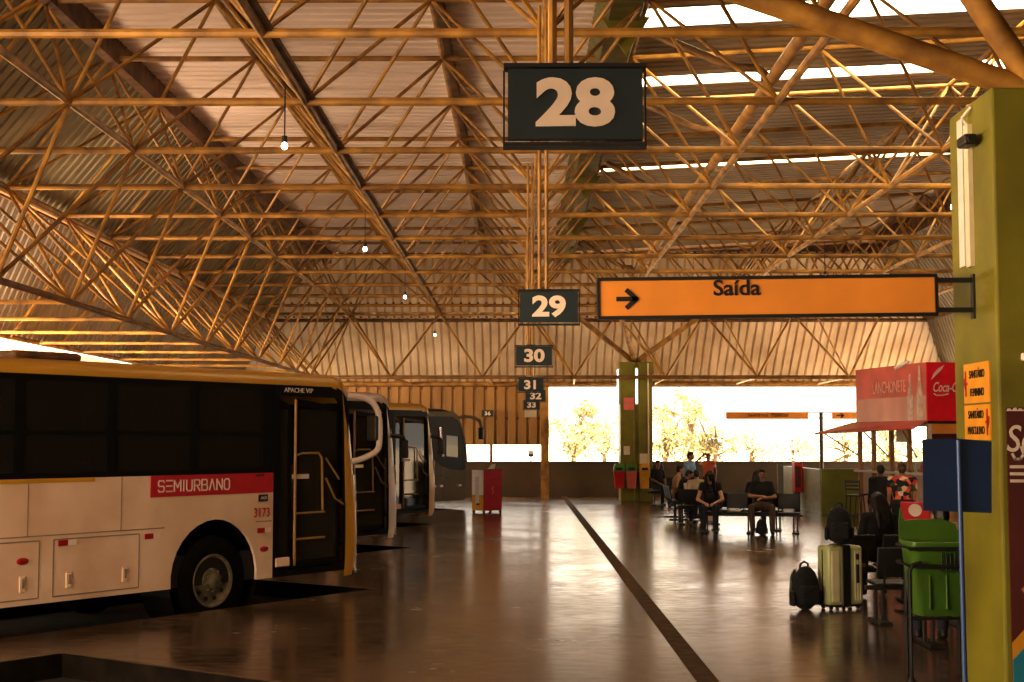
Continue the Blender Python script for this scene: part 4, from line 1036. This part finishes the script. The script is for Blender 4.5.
person('person in a light tan top seated at the far end of the sideways bench', (4.0, 36.4, 0), pi/2, 'sit', 'skin_light', 'hair', 'short', 'cloth_tan', .9, 'cloth_beige', lean=.2)
person('person in a tan shirt seen from behind, seated on the bench facing away', (4.25+.275-.28, 33.64, .03), pi, 'sit', 'skin', 'hair', 'short', 'cloth_beige', .6, 'cloth_jeans', bulk=1.1, lean=.28, head_tilt=.3, scale=.93)
person('man in a light blue shirt standing behind the seated group', (4.66, 39.0, 0), radians(60), 'stand', 'skin', 'hair', 'short', 'cloth_blue', .45, 'cloth_jeans', lean=.10, bulk=1.5, scale=.98,
       arms=[((-.27, -.12, 1.20), (-.20, -.30, 1.02), (0, 0, -1)), ((.28, .06, 1.17), (.25, -.10, .96), (-1, 0, 0))])
person('person in a white and orange top standing with one arm raised to the head', (5.84, 43.6, 0), radians(-20), 'stand', 'skin_dark', 'hair', 'short', 'cloth_white', .3, 'cloth_jeans', vest='cloth_orange', scale=.93,
       arms=[((-.40, -.12, 1.42), (-.16, -.14, 1.62), (0, 1, 0)), ((.25, .02, 1.15), (.26, -.06, .92), (-1, 0, 0))])
person('dark-haired person slumped on the back to back bench', A0+AY*.95+AX*.12, RZA+pi, 'sit', 'skin_dark', 'hair', 'long', 'cloth_black', .6, 'cloth_black', lean=.25, head_tilt=.3, scale=.97)
person('person in black sitting on the bench beside the far pillar', (4.22, 43.2, 0), radians(30), 'sit', 'skin_dark', 'hair', 'short', 'cloth_black', .5, 'cloth_black')
person('dark-haired person in black on the bench behind the suitcase', (4.52, 17.72, .022), pi, 'sit', 'skin_dark', 'hair', 'long', 'cloth_black', .9, 'cloth_black', head_turn=.3, scale=.96, lean=.12, head_tilt=.25)
person('seated person whose dark-haired head shows over the green bin', (4.14, 13.9, 0), pi, 'sit', 'skin', 'hair', 'pony', 'cloth_red', .5, 'cloth_jeans', lean=-.02)
person('woman in a black shirt with red flowers standing by the kiosk', (6.78, 25.0, 0), pi-.15, 'stand', 'skin', 'hair_brown', 'bun', 'floral', .45, 'cloth_black', bulk=1.2, scale=.94)
person('person in a black jacket standing beside the woman in flowers', (7.0, 27.3, 0), pi+.1, 'stand', 'skin_dark', 'hair', 'short', 'cloth_black', .98, 'cloth_black', bulk=1.25, scale=.89, head_tilt=.3)
person('kiosk attendant in a white top behind the counter', (9.62, 33.2, 0), radians(-60), 'stand', 'skin', 'hair', 'short', 'cloth_white', .6, 'cloth_black', scale=.96)

# bags
def backpack(label, loc, rz, s=1.0, tilt=0.0, group='black backpacks'):
    t = empty('backpack', loc, rz, label, 'backpack', group); t.rotation_euler[0] = tilt
    m = MB(); m.ell((0, 0, .24), (.165, .10, .25)); m.ell((0, .02, .20), (.17, .09, .21)); m.rbox((0, .02, .22), (.30, .15, .38), .07); 
    link_mesh('main_body', remesh(m, .012, 4), 'blackfab', t, True)
    m = MB(); m.rbox((0, -.10, .17), (.24, .08, .22), .035); link_mesh('front_pocket', remesh(m, .010, 2), 'blackfab', t, True)
    MB().path([(-.10, -.145, .21), (0, -.15, .245), (.10, -.145, .21)], .006, 6).build('zip', 'darksteel', t)
    MB().path([(-.05, .04, .45), (-.045, .03, .51), (0, .03, .535), (.045, .03, .51), (.05, .04, .45)], .012, 8).build('top_handle', 'black', t, smooth=True)
    for q in (-1, 1): MB().path([(q*.08, .09, .44), (q*.10, .14, .36), (q*.11, .15, .2), (q*.13, .10, .06)], .02, 8).build('shoulder_strap', 'black', t, smooth=True)
    for q in (-1, 1): m = MB(); m.rbox((q*.165, 0, .13), (.04, .11, .17), .018); m.build('side_pocket', 'blackfab', t, smooth=True)
    t.scale = (s, s, s); return t
backpack('black backpack standing on the floor beside the pale green suitcase', (3.38, 16.75, 0.0), radians(15), 1.05)
backpack('black backpack sitting on top of the pale green suitcase', (3.81, 16.85, .765), radians(-5), .92)
backpack('dark backpack on the floor between the feet of the seated man', onA(2, -.62), RZA, .70)
def suitcase():
    t = empty('suitcase', (3.81, 16.85, 0), radians(18), 'large pale green hard suitcase with a black central strap', 'suitcase')
    w, d, h = .47, .28, .70
    m = MB().rbox((0, 0, .05+h/2), (w, d, h), .045, 4); m.build('shell', 'case_green', t, smooth=True)
    for x in (-.19, -.155, -.12, .12, .155, .19): MB().rbox((x, -d/2, .05+h/2), (.016, .012, h-.12), .005).build('shell_rib', 'case_cream', t)
    MB().rbox((-.14, -d/2-.003, .05+h/2), (.10, .012, h-.10), .006).build('front_panel', 'case_cream', t)
    m = MB(); m.rbox((0.0, 0, .05+h/2), (.11, d+.028, h+.02), .012); m.build('strap', 'black', t)
    MB().box2((-w/2-.002, -.012, .10), (w/2+.002, .012, h)).build('zip_seam', 'black', t)
    MB().path([(.235, -.02, .30), (.255, -.02, .32), (.255, -.02, .48), (.235, -.02, .50)], .012, 8).build('side_handle', 'black', t, smooth=True)
    MB().rbox((.15, -d/2-.008, .42), (.035, .02, .22), .008).build('front_handle', 'black', t); MB().rbox((.15, -d/2-.006, .62), (.04, .015, .07), .006).build('lock', 'black', t)
    for x in (-.18, .18):
        for y in (-.09, .09):
            MB().lathe([(.0, -.014), (.027, -.014), (.027, .014), (0, .014)], (x, y, .028), M.Rotation(pi/2, 3, 'Y'), 14).rbox((x, y, .05), (.04, .05, .03), .008).build('caster', 'black', t)
    MB().box2((-w/2+.02, -d/2+.02, .035), (w/2-.02, d/2-.02, .06)).build('base', 'black', t)
suitcase()
t = empty('handbag', onA(0, -.33, .70), RZA, 'black handbag held on the lap of the long-haired woman', 'bag')
MB().rbox((0, 0, .08), (.20, .14, .16), .05).build('body', 'blackfab', t, smooth=True); MB().path([(-.07, 0, .15), (-.05, 0, .22), (.05, 0, .22), (.07, 0, .15)], .012, 8).build('handle', 'black', t, smooth=True)
t = empty('white_bag', (4.75, 35.1, 0), .3, 'white carrier bag on the floor beside the person in the dark vest', 'bag')
m = MB(); m.add([(-.13, -.08, 0), (.13, -.08, 0), (.13, .08, 0), (-.13, .08, 0), (-.15, -.05, .32), (.15, -.05, .32), (.14, .05, .33), (-.14, .05, .31)], [(0, 1, 5, 4), (1, 2, 6, 5), (2, 3, 7, 6), (3, 0, 4, 7), (0, 3, 2, 1)]); m.build('body', 'cloth_white', t)
MB().path([(-.06, -.05, .32), (-.05, -.05, .42), (.05, -.05, .42), (.06, -.05, .32)], .008, 6).build('handle', 'cloth_white', t)
t = empty('paper_packet', onA(1, -.02, .456), RZA, 'crumpled white packet on the empty seat between the two sitters', 'packet')
m = MB()
for i in range(6): m.ell((random.uniform(-.15, .15), random.uniform(-.1, .1), .035), (.07, .06, .035), M.Rotation(i, 3, 'Z'), 8, 6)
link_mesh('wrapping', remesh(m, .012, 1), 'cloth_white', t)

# ------------------------------------------------------------------ green bin on a tube stand
t = empty('litter_bin', (3.52, 11.95, 0), 0, 'large bright green plastic bin with slots in a black tube stand', 'bin')
def loft(rects, open_top=True):
    m = MB(); vs = []; fs = []; n = None
    for (w, d, z, r) in rects:
        p = rrect(-w/2, -d/2, w/2, d/2, r, 4); n = len(p); vs += [(x, y, z) for x, y in p]
    for i in range(len(rects)-1):
        for j in range(n): fs.append((i*n+j, i*n+(j+1) % n, (i+1)*n+(j+1) % n, (i+1)*n+j))
    fs.append(tuple(range(n-1, -1, -1)))
    return m.add(vs, fs)
b = loft([(.40, .34, .54, .05), (.42, .36, .60, .05), (.50, .42, 1.10, .05), (.53, .44, 1.12, .05), (.53, .44, 1.15, .05), (.50, .42, 1.155, .04), (.46, .38, 1.0, .04), (.37, .31, .58, .04)]).build('bin_body', 'bin_green', t, smooth=True)
m = MB()
for i in range(6): m.rbox((-.02+i*.036, -.222, .985), (.012, .012, .16), .004)
m.build('slot', 'black', b)
m = MB()
for x in (-.12, .02, .16): m.rbox((x, -.195, .74), (.014, .03, .28), .005)
m.build('rib', 'bin_green', b)
h = MB(); h.prism([(-.265, 0), (.265, 0), (.22, .16), (.12, .20), (-.10, .20), (-.22, .19), (-.25, .30), (-.265, .18)], (0, .20, 1.12), (1, 0, 0), (0, 0, 1), .03); h.build('bin_hood', 'bin_green', t)
m = MB()
for z in (1.10, .955): m.path([(-.27, .24, z), (-.29, -.25, z), (.29, -.25, z), (.27, .24, z)], .016, 8, closed=True)
m.path([(-.30, -.25, .0), (-.30, -.25, .92), (-.27, -.25, .97), (-.2, -.25, .985)], .018, 8); m.tube((.29, -.25, 0), (.29, -.25, 1.1), .018)
for x in (-.20, .25): m.tube((x, .24, 0), (x, .24, 1.1), .018)
m.path([(-.29, .25, .53), (-.29, -.25, .53), (.29, -.25, .53), (.29, .25, .53)], .014, 8, closed=True)
m.build('tube_stand', 'black', t, smooth=True)
for x in (-.30, .29): MB().lathe([(.035, 0), (.035, .02), (.018, .06)], (x, -.25, 0), n=12).build('foot', 'black', t)

# ------------------------------------------------------------------ bins and notices at the far pillar
t = empty('bin_rail', (3.85, 45.62, 1.0), 0, 'dark rail fixed to the far pillar carrying the recycling bins', 'rail')
MB().rbox((0.05, 0, .04), (1.75, .03, .05), .008).build('bar', 'darksteel', t)
for x in (-.5, .2): MB().box2((x-.03, -.0, 0), (x+.03, .08, .08)).build('bracket', 'darksteel', t)
def small_bin(x, body, lid, label):
    t = empty('hanging_recycling_bin', (x, 45.45, .44), 0, label, 'bin', 'recycling bins on the far pillar')
    loft([(.26, .22, 0, .03), (.34, .28, .50, .03), (.36, .30, .52, .03), (.36, .30, .55, .03)]).build('bin_body', body, t, smooth=True)
    l = loft([(.37, .31, .56, .03), (.36, .30, .66, .04), (.30, .26, .76, .05), (.24, .20, .80, .05)]); l.add([], [])
    l.build('lid', lid, t, smooth=True); MB().rbox((0, -.155, .63), (.20, .02, .08), .01).build('flap', 'black', t)
small_bin(3.20, 'red', 'green', 'red recycling bin with green lid, at the end of the row')
small_bin(3.60, 'pink', 'green', 'pinkish recycling bin with green lid beside the yellow bin')
small_bin(4.02, 'yellow', 'yellow', 'all yellow recycling bin on the far pillar')
small_bin(4.46, 'green', 'darksteel', 'green recycling bin with dark lid overhanging the pillar edge')
for (x, z, w, h, lab) in ((3.47, 1.66, .20, .28, 'small white paper notice on the far pillar'), (4.02, 1.38, .26, .36, 'pinkish paper notice just above the yellow bin'), (3.55, 3.18, .34, .40, 'round-cornered pinkish plate high on the far pillar')):
    t = empty('wall_notice', (x, 45.69, z), 0, lab, 'notice'); MB().rbox((0, 0, 0), (w, .015, h), .005).build('sheet', 'paper' if x != 3.55 else 'pink', t)
t = empty('wall_lamp', (3.80, 45.62, 3.75), radians(0), 'lit white tube lamp mounted upright on the far pillar', 'lamp', None)
MB().rbox((0, .03, 0), (.10, .05, 1.2), .01).build('housing', 'white', t); MB().tube((0, -.02, -.55), (0, -.02, .55), .035, 10).build('tube', 'tube_on', t)
t = empty('wall_lamp', (3.22, 45.8, 3.75), 0, 'lit white tube lamp along the edge of the far pillar', 'lamp')
MB().rbox((.02, 0, 0), (.05, .10, 1.2), .01).build('housing', 'white', t); MB().tube((-.02, -.02, -.55), (-.02, -.02, .55), .03, 10).build('tube', 'tube_on', t)
t = empty('cable_conduit', (4.18, 45.68, 3.0), 0, 'thin pale conduit running down the far pillar', 'conduit'); MB().rbox((0, 0, -.2), (.05, .03, 3.4), .008).build('trunking', 'paper', t)

# red and yellow stand
c = at(487, 513, 38.8)
t = empty('display_stand', (c.x, 38.8, 0), radians(35), 'red display box with white and yellow side standing on thin legs', 'stand')
MB().box2((-.30, -.28, .08), (.30, .28, 1.18)).build('body', 'red', t)
MB().box2((-.315, -.28, .50), (-.298, .28, 1.18)).build('white_panel', mat('bright_white', (.92, .87, .82), .5, var=.02), t); MB().box2((-.315, -.28, .08), (-.298, .28, .50)).build('yellow_panel', 'yellow', t)
MB().box2((-.322, -.08, .26), (-.314, .10, 1.0)).build('pale_panel', 'white', t); MB().box2((-.326, -.1, .22), (-.316, .03, .27)).build('lock', 'black', t)
for x in (-.27, .27):
    for y in (-.25, .25): MB().box2((x-.025, y-.025, 0), (x+.025, y+.025, .09)).build('leg', 'darksteel', t)
MB().box2((-.31, -.29, 1.18), (.31, .29, 1.20)).build('top', 'maroon', t); MB().prism([(-.10, 0), (.12, 0), (.16, .15), (.02, .12)], (.05, -.1, 1.20), (1, 0, 0), (0, 0, 1), .02).build('folded_card', 'paper', t)
strokes('emblem', [[(.02, .10), (-.03, .04), (.03, -.02), (-.02, -.10)]], frame_mx((.0, -.285, .62), (1, 0, 0), (0, 0, 1)), .014, 'pink', t)
c = at(531, 461, 50.1)
t = empty('meter_post', (c.x, 50.12, 1.24), 0, 'tiny white plate on a short post on top of the parapet', 'sign')
MB().tube((0, 0, 0), (0, 0, .18), .03, 8).build('post', 'darksteel', t); MB().rbox((0, -.02, .28), (.20, .04, .24), .01).build('plate', 'white', t); MB().box2((-.10, -.05, .18), (.10, -.035, .26)).build('plate_band', 'sign_blue', t)

# hydrant cabinet and bar stool, low wall
c = at(799.5, 482, 39.5)
t = empty('hydrant_cabinet', (8.0, 40.6, .95), 0, 'red upright fire cabinet on the end of the pale low wall', 'cabinet')
MB().rbox((0, 0, -.02), (.24, .40, .86), .015).build('cabinet_body', 'red', t); MB().rbox((-.02, -.205, 0), (.16, .015, .62), .01).build('door', 'maroon', t); MB().box2((-.12, -.1, -.95), (.05, .1, -.44)).build('plinth', 'darksteel', t)
c = empty('glass_screen', (8.55, 44.6, 0), 0, 'pale glass screen panel beyond the red cabinet', 'screen')
MB().box2((-.36, 0, .08), (.36, .03, 1.22)).build('glass_panel', 'glass_pale', c); m = MB()
for x in (-.38, .38): m.box2((x-.02, -.01, 0), (x+.02, .04, 1.25))
m.build('frame', 'steel', c)
def bar_stool(loc, rz, label):
    t = empty('bar_stool', loc, rz, label, 'stool', 'black bar stools by the kiosk')
    MB().rbox((0, 0, .72), (.36, .36, .03), .012).build('seat', 'black', t)
    for sx in (-1, 1):
        for sy in (-1, 1): MB().tube((sx*.15, sy*.15, .71), (sx*.20, sy*.20, 0), .012, 8).build('leg', 'black', t)
    m = MB(); m.path([(-.20, -.20, .25), (.20, -.20, .25), (.20, .20, .25), (-.20, .20, .25)], .009, 6, closed=True); m.build('footrest', 'black', t)
    m = MB()
    for x in (-.16, .16): m.tube((x, .16, .72), (x, .21, 1.08), .012, 8)
    m.rbox((0, .21, 1.04), (.34, .02, .06), .006).rbox((0, .20, .95), (.34, .02, .04), .006).rbox((0, .185, .87), (.34, .02, .04), .006); m.build('backrest', 'black', t)
bar_stool((7.75, 32.6, 0), radians(150), 'black bar stool with slatted back before the green low wall')
bar_stool((8.15, 33.3, 0), radians(-80), 'black bar stool tucked close to the kiosk counter')
t = empty('plastic_chair', (6.18, 22.0, 0), radians(160), 'red plastic chair behind the green bin', 'chair')
MB().rbox((0, 0, .45), (.44, .42, .03), .012).build('seat', 'red', t); MB().rbox((0, .21, .80), (.44, .03, .50), .014, 3, M.Rotation(radians(-8), 3, 'X')).build('backrest', 'red', t)
MB().lathe([(0, 0), (.10, 0), (.10, .004), (0, .004)], (0, .245, .92), M.Rotation(radians(-98), 3, 'X'), 20).build('round_emblem', 'letter_white', t)
for sx in (-1, 1):
    for sy in (-1, 1): MB().tube((sx*.18, sy*.17, .44), (sx*.21, sy*.20, 0), .018, 8).build('leg', 'red', t)
t = empty('wooden_table', (6.95, 22.4, 0), .2, 'plain wooden table partly hidden by the blue board', 'table')
MB().rbox((0, 0, .89), (1.0, .7, .05), .01).rbox((0, -.33, .80), (.95, .03, .14), .01).build('tabletop', 'wood', t)
for sx in (-1, 1):
    for sy in (-1, 1): MB().box2((sx*.44-.03, sy*.29-.03, 0), (sx*.44+.03, sy*.29+.03, .87)).build('leg', 'wood', t)

# ------------------------------------------------------------------ snack kiosk
K = empty('snack_kiosk', (9.0, 31.0, 0), atan2(.7, 3.6), 'snack kiosk under a big red sign box with red awning', 'kiosk')
KL, KW = 3.67, 4.6
s = MB(); s.box2((0, 0, 2.42), (KW, KL, 3.72)); s = s.build('sign_box', 'cola_red', K)
MB().box2((-.012, .02, 2.42), (0.002, KL, 3.72)).build('side_panel', 'red_pale', s)
MB().box2((-.016, .02, 2.42), (-.010, KL, 2.98)).build('glare_band', mat('glare_pale', (0.62, .30, .24), .25, var=.15, scale=.8, stretch=(1, 1, .5)), s)  # lower half coloured lighter to paint the reflected glare
text('lettering', 'LANCHONETE', frame_mx((-.018, 1.85, 3.22), (0, -1, 0), (0, 0, 1)), .40, mat('faded_letter', (.72, .38, .32), .5), s, sx=.66)
for y, hgt in ((.78, 1.05), (.32, 1.22)):
    pr = [(-.10, 0), (.10, 0), (.12, .12), (.12, .5), (.05, .72), (.035, .95), (.04, 1.0), (-.04, 1.0), (-.035, .95), (-.05, .72), (-.12, .5), (-.12, .12)]
    MB().prism([(a*1.2, b*hgt) for a, b in pr], (-.017, y, 2.44), (0, -1, 0), (0, 0, 1), .004).build('bottle_picture', mat('bottle_pale', (.56, .40, .32), .4, var=.2), s)
text('brand_lettering', 'Coca-Cola', frame_mx((.12, -.006, 3.16), (1, 0, 0), (0, 0, 1)), .30, 'letter_white', s, align='LEFT', shear=.35, sx=.62, bold=.014)
MB().prism([(.10, .0), (.16, .14), (.27, .25), (.42, .33), (.33, .20), (.20, .09)], (0, -.004, 3.33), (1, 0, 0), (0, 0, 1), .004).build('white_swirl', 'letter_white', s)
strokes('brand_flourish', [[(.16, 3.02), (.22, 2.985), (.36, 2.99), (.50, 3.02)]], frame_mx((0, -.006, 0), (1, 0, 0), (0, 0, 1)), .012, 'letter_white', s)
MB().box2((.0, .02, 2.14), (KW, .08, 2.42)).build('fascia', 'sign_orange', K)
MB().box2((.1, .13, 1.15), (KW, .17, 2.14)).build('dark_filler', 'maroon', K)  # added dark panel closing the bright gap under the fascia
MB().box2((0, .0, 2.36), (KW, KL, 2.42)).build('soffit', 'darksteel', K)
for x, y in ((.05, .05), (.05, 1.0), (.05, 1.9), (.05, 2.85), (.05, 3.62), (KW-.05, .05), (2.3, .05)):
    MB().box2((x-.045, y-.045, 0), (x+.045, y+.045, 2.4)).build('post', 'wood' if y > .1 else 'counter', K)
MB().box2((.10, .3, 0), (.18, KL, 1.22)).build('counter_front', 'counter', K); MB().box2((-.08, .25, 1.22), (.45, KL+.05, 1.27)).build('counter_top', 'white', K)
MB().box2((.5, .02, 0), (KW, .10, 1.15)).build('counter_front', 'counter', K)
MB().box2((KW-.1, 0, 0), (KW, KL, 2.4)).build('rear_wall', 'counter', K)
aw = MB(); aw.add([(0.0, 0, 2.44), (0, KL+.2, 2.44), (-1.05, KL+.2, 2.16), (-.35, 0, 2.26)], [(0, 1, 2, 3)]).add([(0.0, 0, 2.415), (0, KL+.2, 2.415), (-1.05, KL+.2, 2.135), (-.35, 0, 2.235)], [(3, 2, 1, 0)]).add([(-1.05, KL+.2, 2.16), (-.35, 0, 2.26), (-.35, 0, 2.235), (-1.05, KL+.2, 2.135)], [(0, 1, 2, 3)])
aw.build('awning', 'red_pale', K)
for y, x in ((.6, -.3), (2.0, -.6), (3.6, -.95)): MB().tube((0.03, y, 1.6), (x, y, 2.2), .018, 6).build('awning_strut', 'wood', K)
MB().box2((1.6, 1.2, 1.35), (1.9, 2.6, 1.38)).box2((1.6, 1.2, 1.75), (1.9, 2.6, 1.78)).box2((1.58, 1.2, 0), (1.62, 2.6, 1.38)).build('shelf', 'wood', K)
MB().box2((1.0, 2.9, 1.95), (1.06, 3.6, 2.3)).build('menu_panel', 'paper', K)
MB().box2((.0, .9, 3.72), (.06, 1.0, 3.80)).tube((.03, .95, 3.78), (-.25, 1.05, 3.62), .045, 10).build('flood_lamp', 'white', s)
def kp(x, y, z): return K.matrix_basis @ V((x, y, z))
bpy.context.view_layer.update()
t = empty('drinks_cooler', K.matrix_world @ V((2.45, 2.75, 0)), atan2(.7, 3.6), 'glowing violet drinks cooler inside the kiosk', 'cooler')
MB().rbox((0, 0, .92), (.60, .62, 1.80), .03).build('cabinet_body', 'white', t); MB().box2((-.31, -.26, .55), (-.302, .26, 1.7)).build('glass_door', 'screen', t)
MB().box2((-.26, -.318, .55), (.26, -.311, 1.7)).build('lit_window', 'screen', t); MB().tube((-.32, -.22, .9), (-.32, -.22, 1.3), .012, 6).build('handle', 'black', t)
for i, (y, cm) in enumerate(((.5, 'yellow'), (.75, 'red'), (1.05, 'white'), (1.35, 'green'), (1.6, 'white'))):
    q = K.matrix_world @ V((.22, y, 1.272))
    t = empty('condiment_bottle', q, 0, '%s plastic bottle on the kiosk counter, %s' % (('yellow', 'red', 'white', 'green', 'white')[i], ('first from the corner post', 'between the yellow and white bottles', 'beside the red bottle', 'between the two white bottles', 'last of the row')[i]), 'bottle', 'bottles on the kiosk counter')
    MB().lathe([(.035, 0), (.037, .10), (.03, .14), (.012, .17), (.010, .20), (0, .20)], n=14).build('bottle_body', cm, t, smooth=True)
t = empty('kiosk_lamp', K.matrix_world @ V((.9, 1.9, 2.30)), atan2(.7, 3.6), 'lit tube lamp under the kiosk ceiling', 'lamp')
MB().rbox((0, 0, .03), (.08, 1.1, .04), .01).build('housing', 'white', t); MB().tube((0, -.5, -.005), (0, .5, -.005), .022, 10).build('tube', 'lamp_on', t)

# ------------------------------------------------------------------ trees outside
def tree(x, y, h, r, leaf, label, n=1300):
    t = empty('tree', (x, y, -.24), random.uniform(0, 6), label, 'tree', 'trees outside the far opening')
    tr = MB(); tr.path([(0, 0, 0), (.1, .05, h*.25), (-.05, .1, h*.5), (0, 0, h*.75)], .16, 8, .05)
    cl = []
    for i in range(11):
        a = random.uniform(0, 6.28); rr = r*random.uniform(.1, .8); z = h*random.uniform(.35, .95)
        c = V((rr*cos(a), rr*sin(a), z)); cl.append((c, r*random.uniform(.22, .42)))
        tr.path([(0, 0, h*.3+random.uniform(0, .3)*h), c*.6+V((0, 0, z*.3)), c], .06, 5, .015)
    tr.build('trunk', 'bark', t, smooth=True)
    m = MB()
    for i in range(n):
        c, cr = random.choice(cl); d = V((random.gauss(0, 1), random.gauss(0, 1), random.gauss(0, .8))); d.normalize()
        p = c+d*cr*random.random()**.4; s = random.uniform(.07, .17)
        a = V((random.gauss(0, 1), random.gauss(0, 1), random.gauss(0, 1))).normalized(); b = a.orthogonal().normalized()
        m.add([p-a*s, p-b*s*.45, p+a*s, p+b*s*.45], [(0, 1, 2, 3)])
    me = bpy.data.meshes.new('crown'); me.from_pydata(m.v, [], m.f); me.update(); link_mesh('crown', me, leaf, t)
for (px, Y, h, r, lf, lab) in ((575, 66, 4.0, 2.0, 'leaf_olive', 'pale olive tree seen between the steel column and the far pillar'),
                              (606, 72, 3.6, 2.1, 'leaf_yellow', 'yellowish tree just before the far pillar in the opening'),
                              (664, 64, 3.7, 1.9, 'leaf_olive', 'olive tree just past the far pillar'),
                              (690, 74, 4.9, 2.2, 'leaf_yellow', 'tall yellowish tree above the man in blue'),
                              (715, 68, 3.9, 2.0, 'leaf_olive', 'olive tree above the person with the raised arm'),
                              (752, 80, 3.2, 2.2, 'leaf_pale', 'pale tree above the man in the black T-shirt'),
                              (792, 84, 3.3, 2.4, 'leaf_pale', 'pale faint tree under the orange direction board'),
                              (845, 76, 2.9, 2.0, 'leaf_pale', 'pale tree seen under the kiosk awning'),
                              (890, 70, 3.4, 2.0, 'leaf_yellow', 'yellowish tree seen through the kiosk')):
    q = at(px, 440, Y); tree(q.x, Y, h, r, lf, lab)
tree(-19.5, 52, 6.2, 3.2, 'leaf_pale', 'pale tree outside, glimpsed just above the roof of the nearest bus', 1800)

# ------------------------------------------------------------------ light
w = bpy.data.worlds.new('world'); SC.world = w; w.use_nodes = True
nt = w.node_tree; bg = nt.nodes['Background']; bg.inputs['Color'].default_value = (1.0, 0.89, 0.74, 1); bg.inputs['Strength'].default_value = 2.7
def area(name, loc, target, size, sizey, power, col):
    l = bpy.data.lights.new(name, 'AREA'); l.shape = 'RECTANGLE'; l.size = size; l.size_y = sizey; l.energy = power; l.color = col
    o = bpy.data.objects.new(name, l); COL.objects.link(o); o.location = loc
    o.rotation_euler = (V(target)-V(loc)).to_track_quat('-Z', 'Y').to_euler(); return o
area('light_open_side', (-12.0, 9, 2.7), (2, 26, 8), 18, 1.8, 2000, (1.0, 0.73, 0.47))  # added area fill, stands in for bounce off the sunlit ground
area('light_open_side_far', (-12.5, 29, 2.9), (-1, 34, 7.8), 18, 1.4, 1900, (1.0, 0.75, 0.50))  # second added fill, lifts the far part of the ceiling
area('fill_behind_camera', (0.5, -7, 2.6), (0.5, 30, 6.5), 12, 3, 200, (1.0, 0.72, 0.46))  # added fill from behind the camera for bus sides and signs
sun = bpy.data.lights.new('sun', 'SUN'); sun.energy = 32; sun.angle = .03; sun.color = (1, .85, .62)
so = bpy.data.objects.new('sun', sun); COL.objects.link(so); so.rotation_euler = (radians(6), radians(-18), 0)
SC.view_settings.view_transform = 'Standard'; SC.view_settings.look = 'None'; SC.view_settings.exposure = 0.6; SC.view_settings.gamma = 0.86
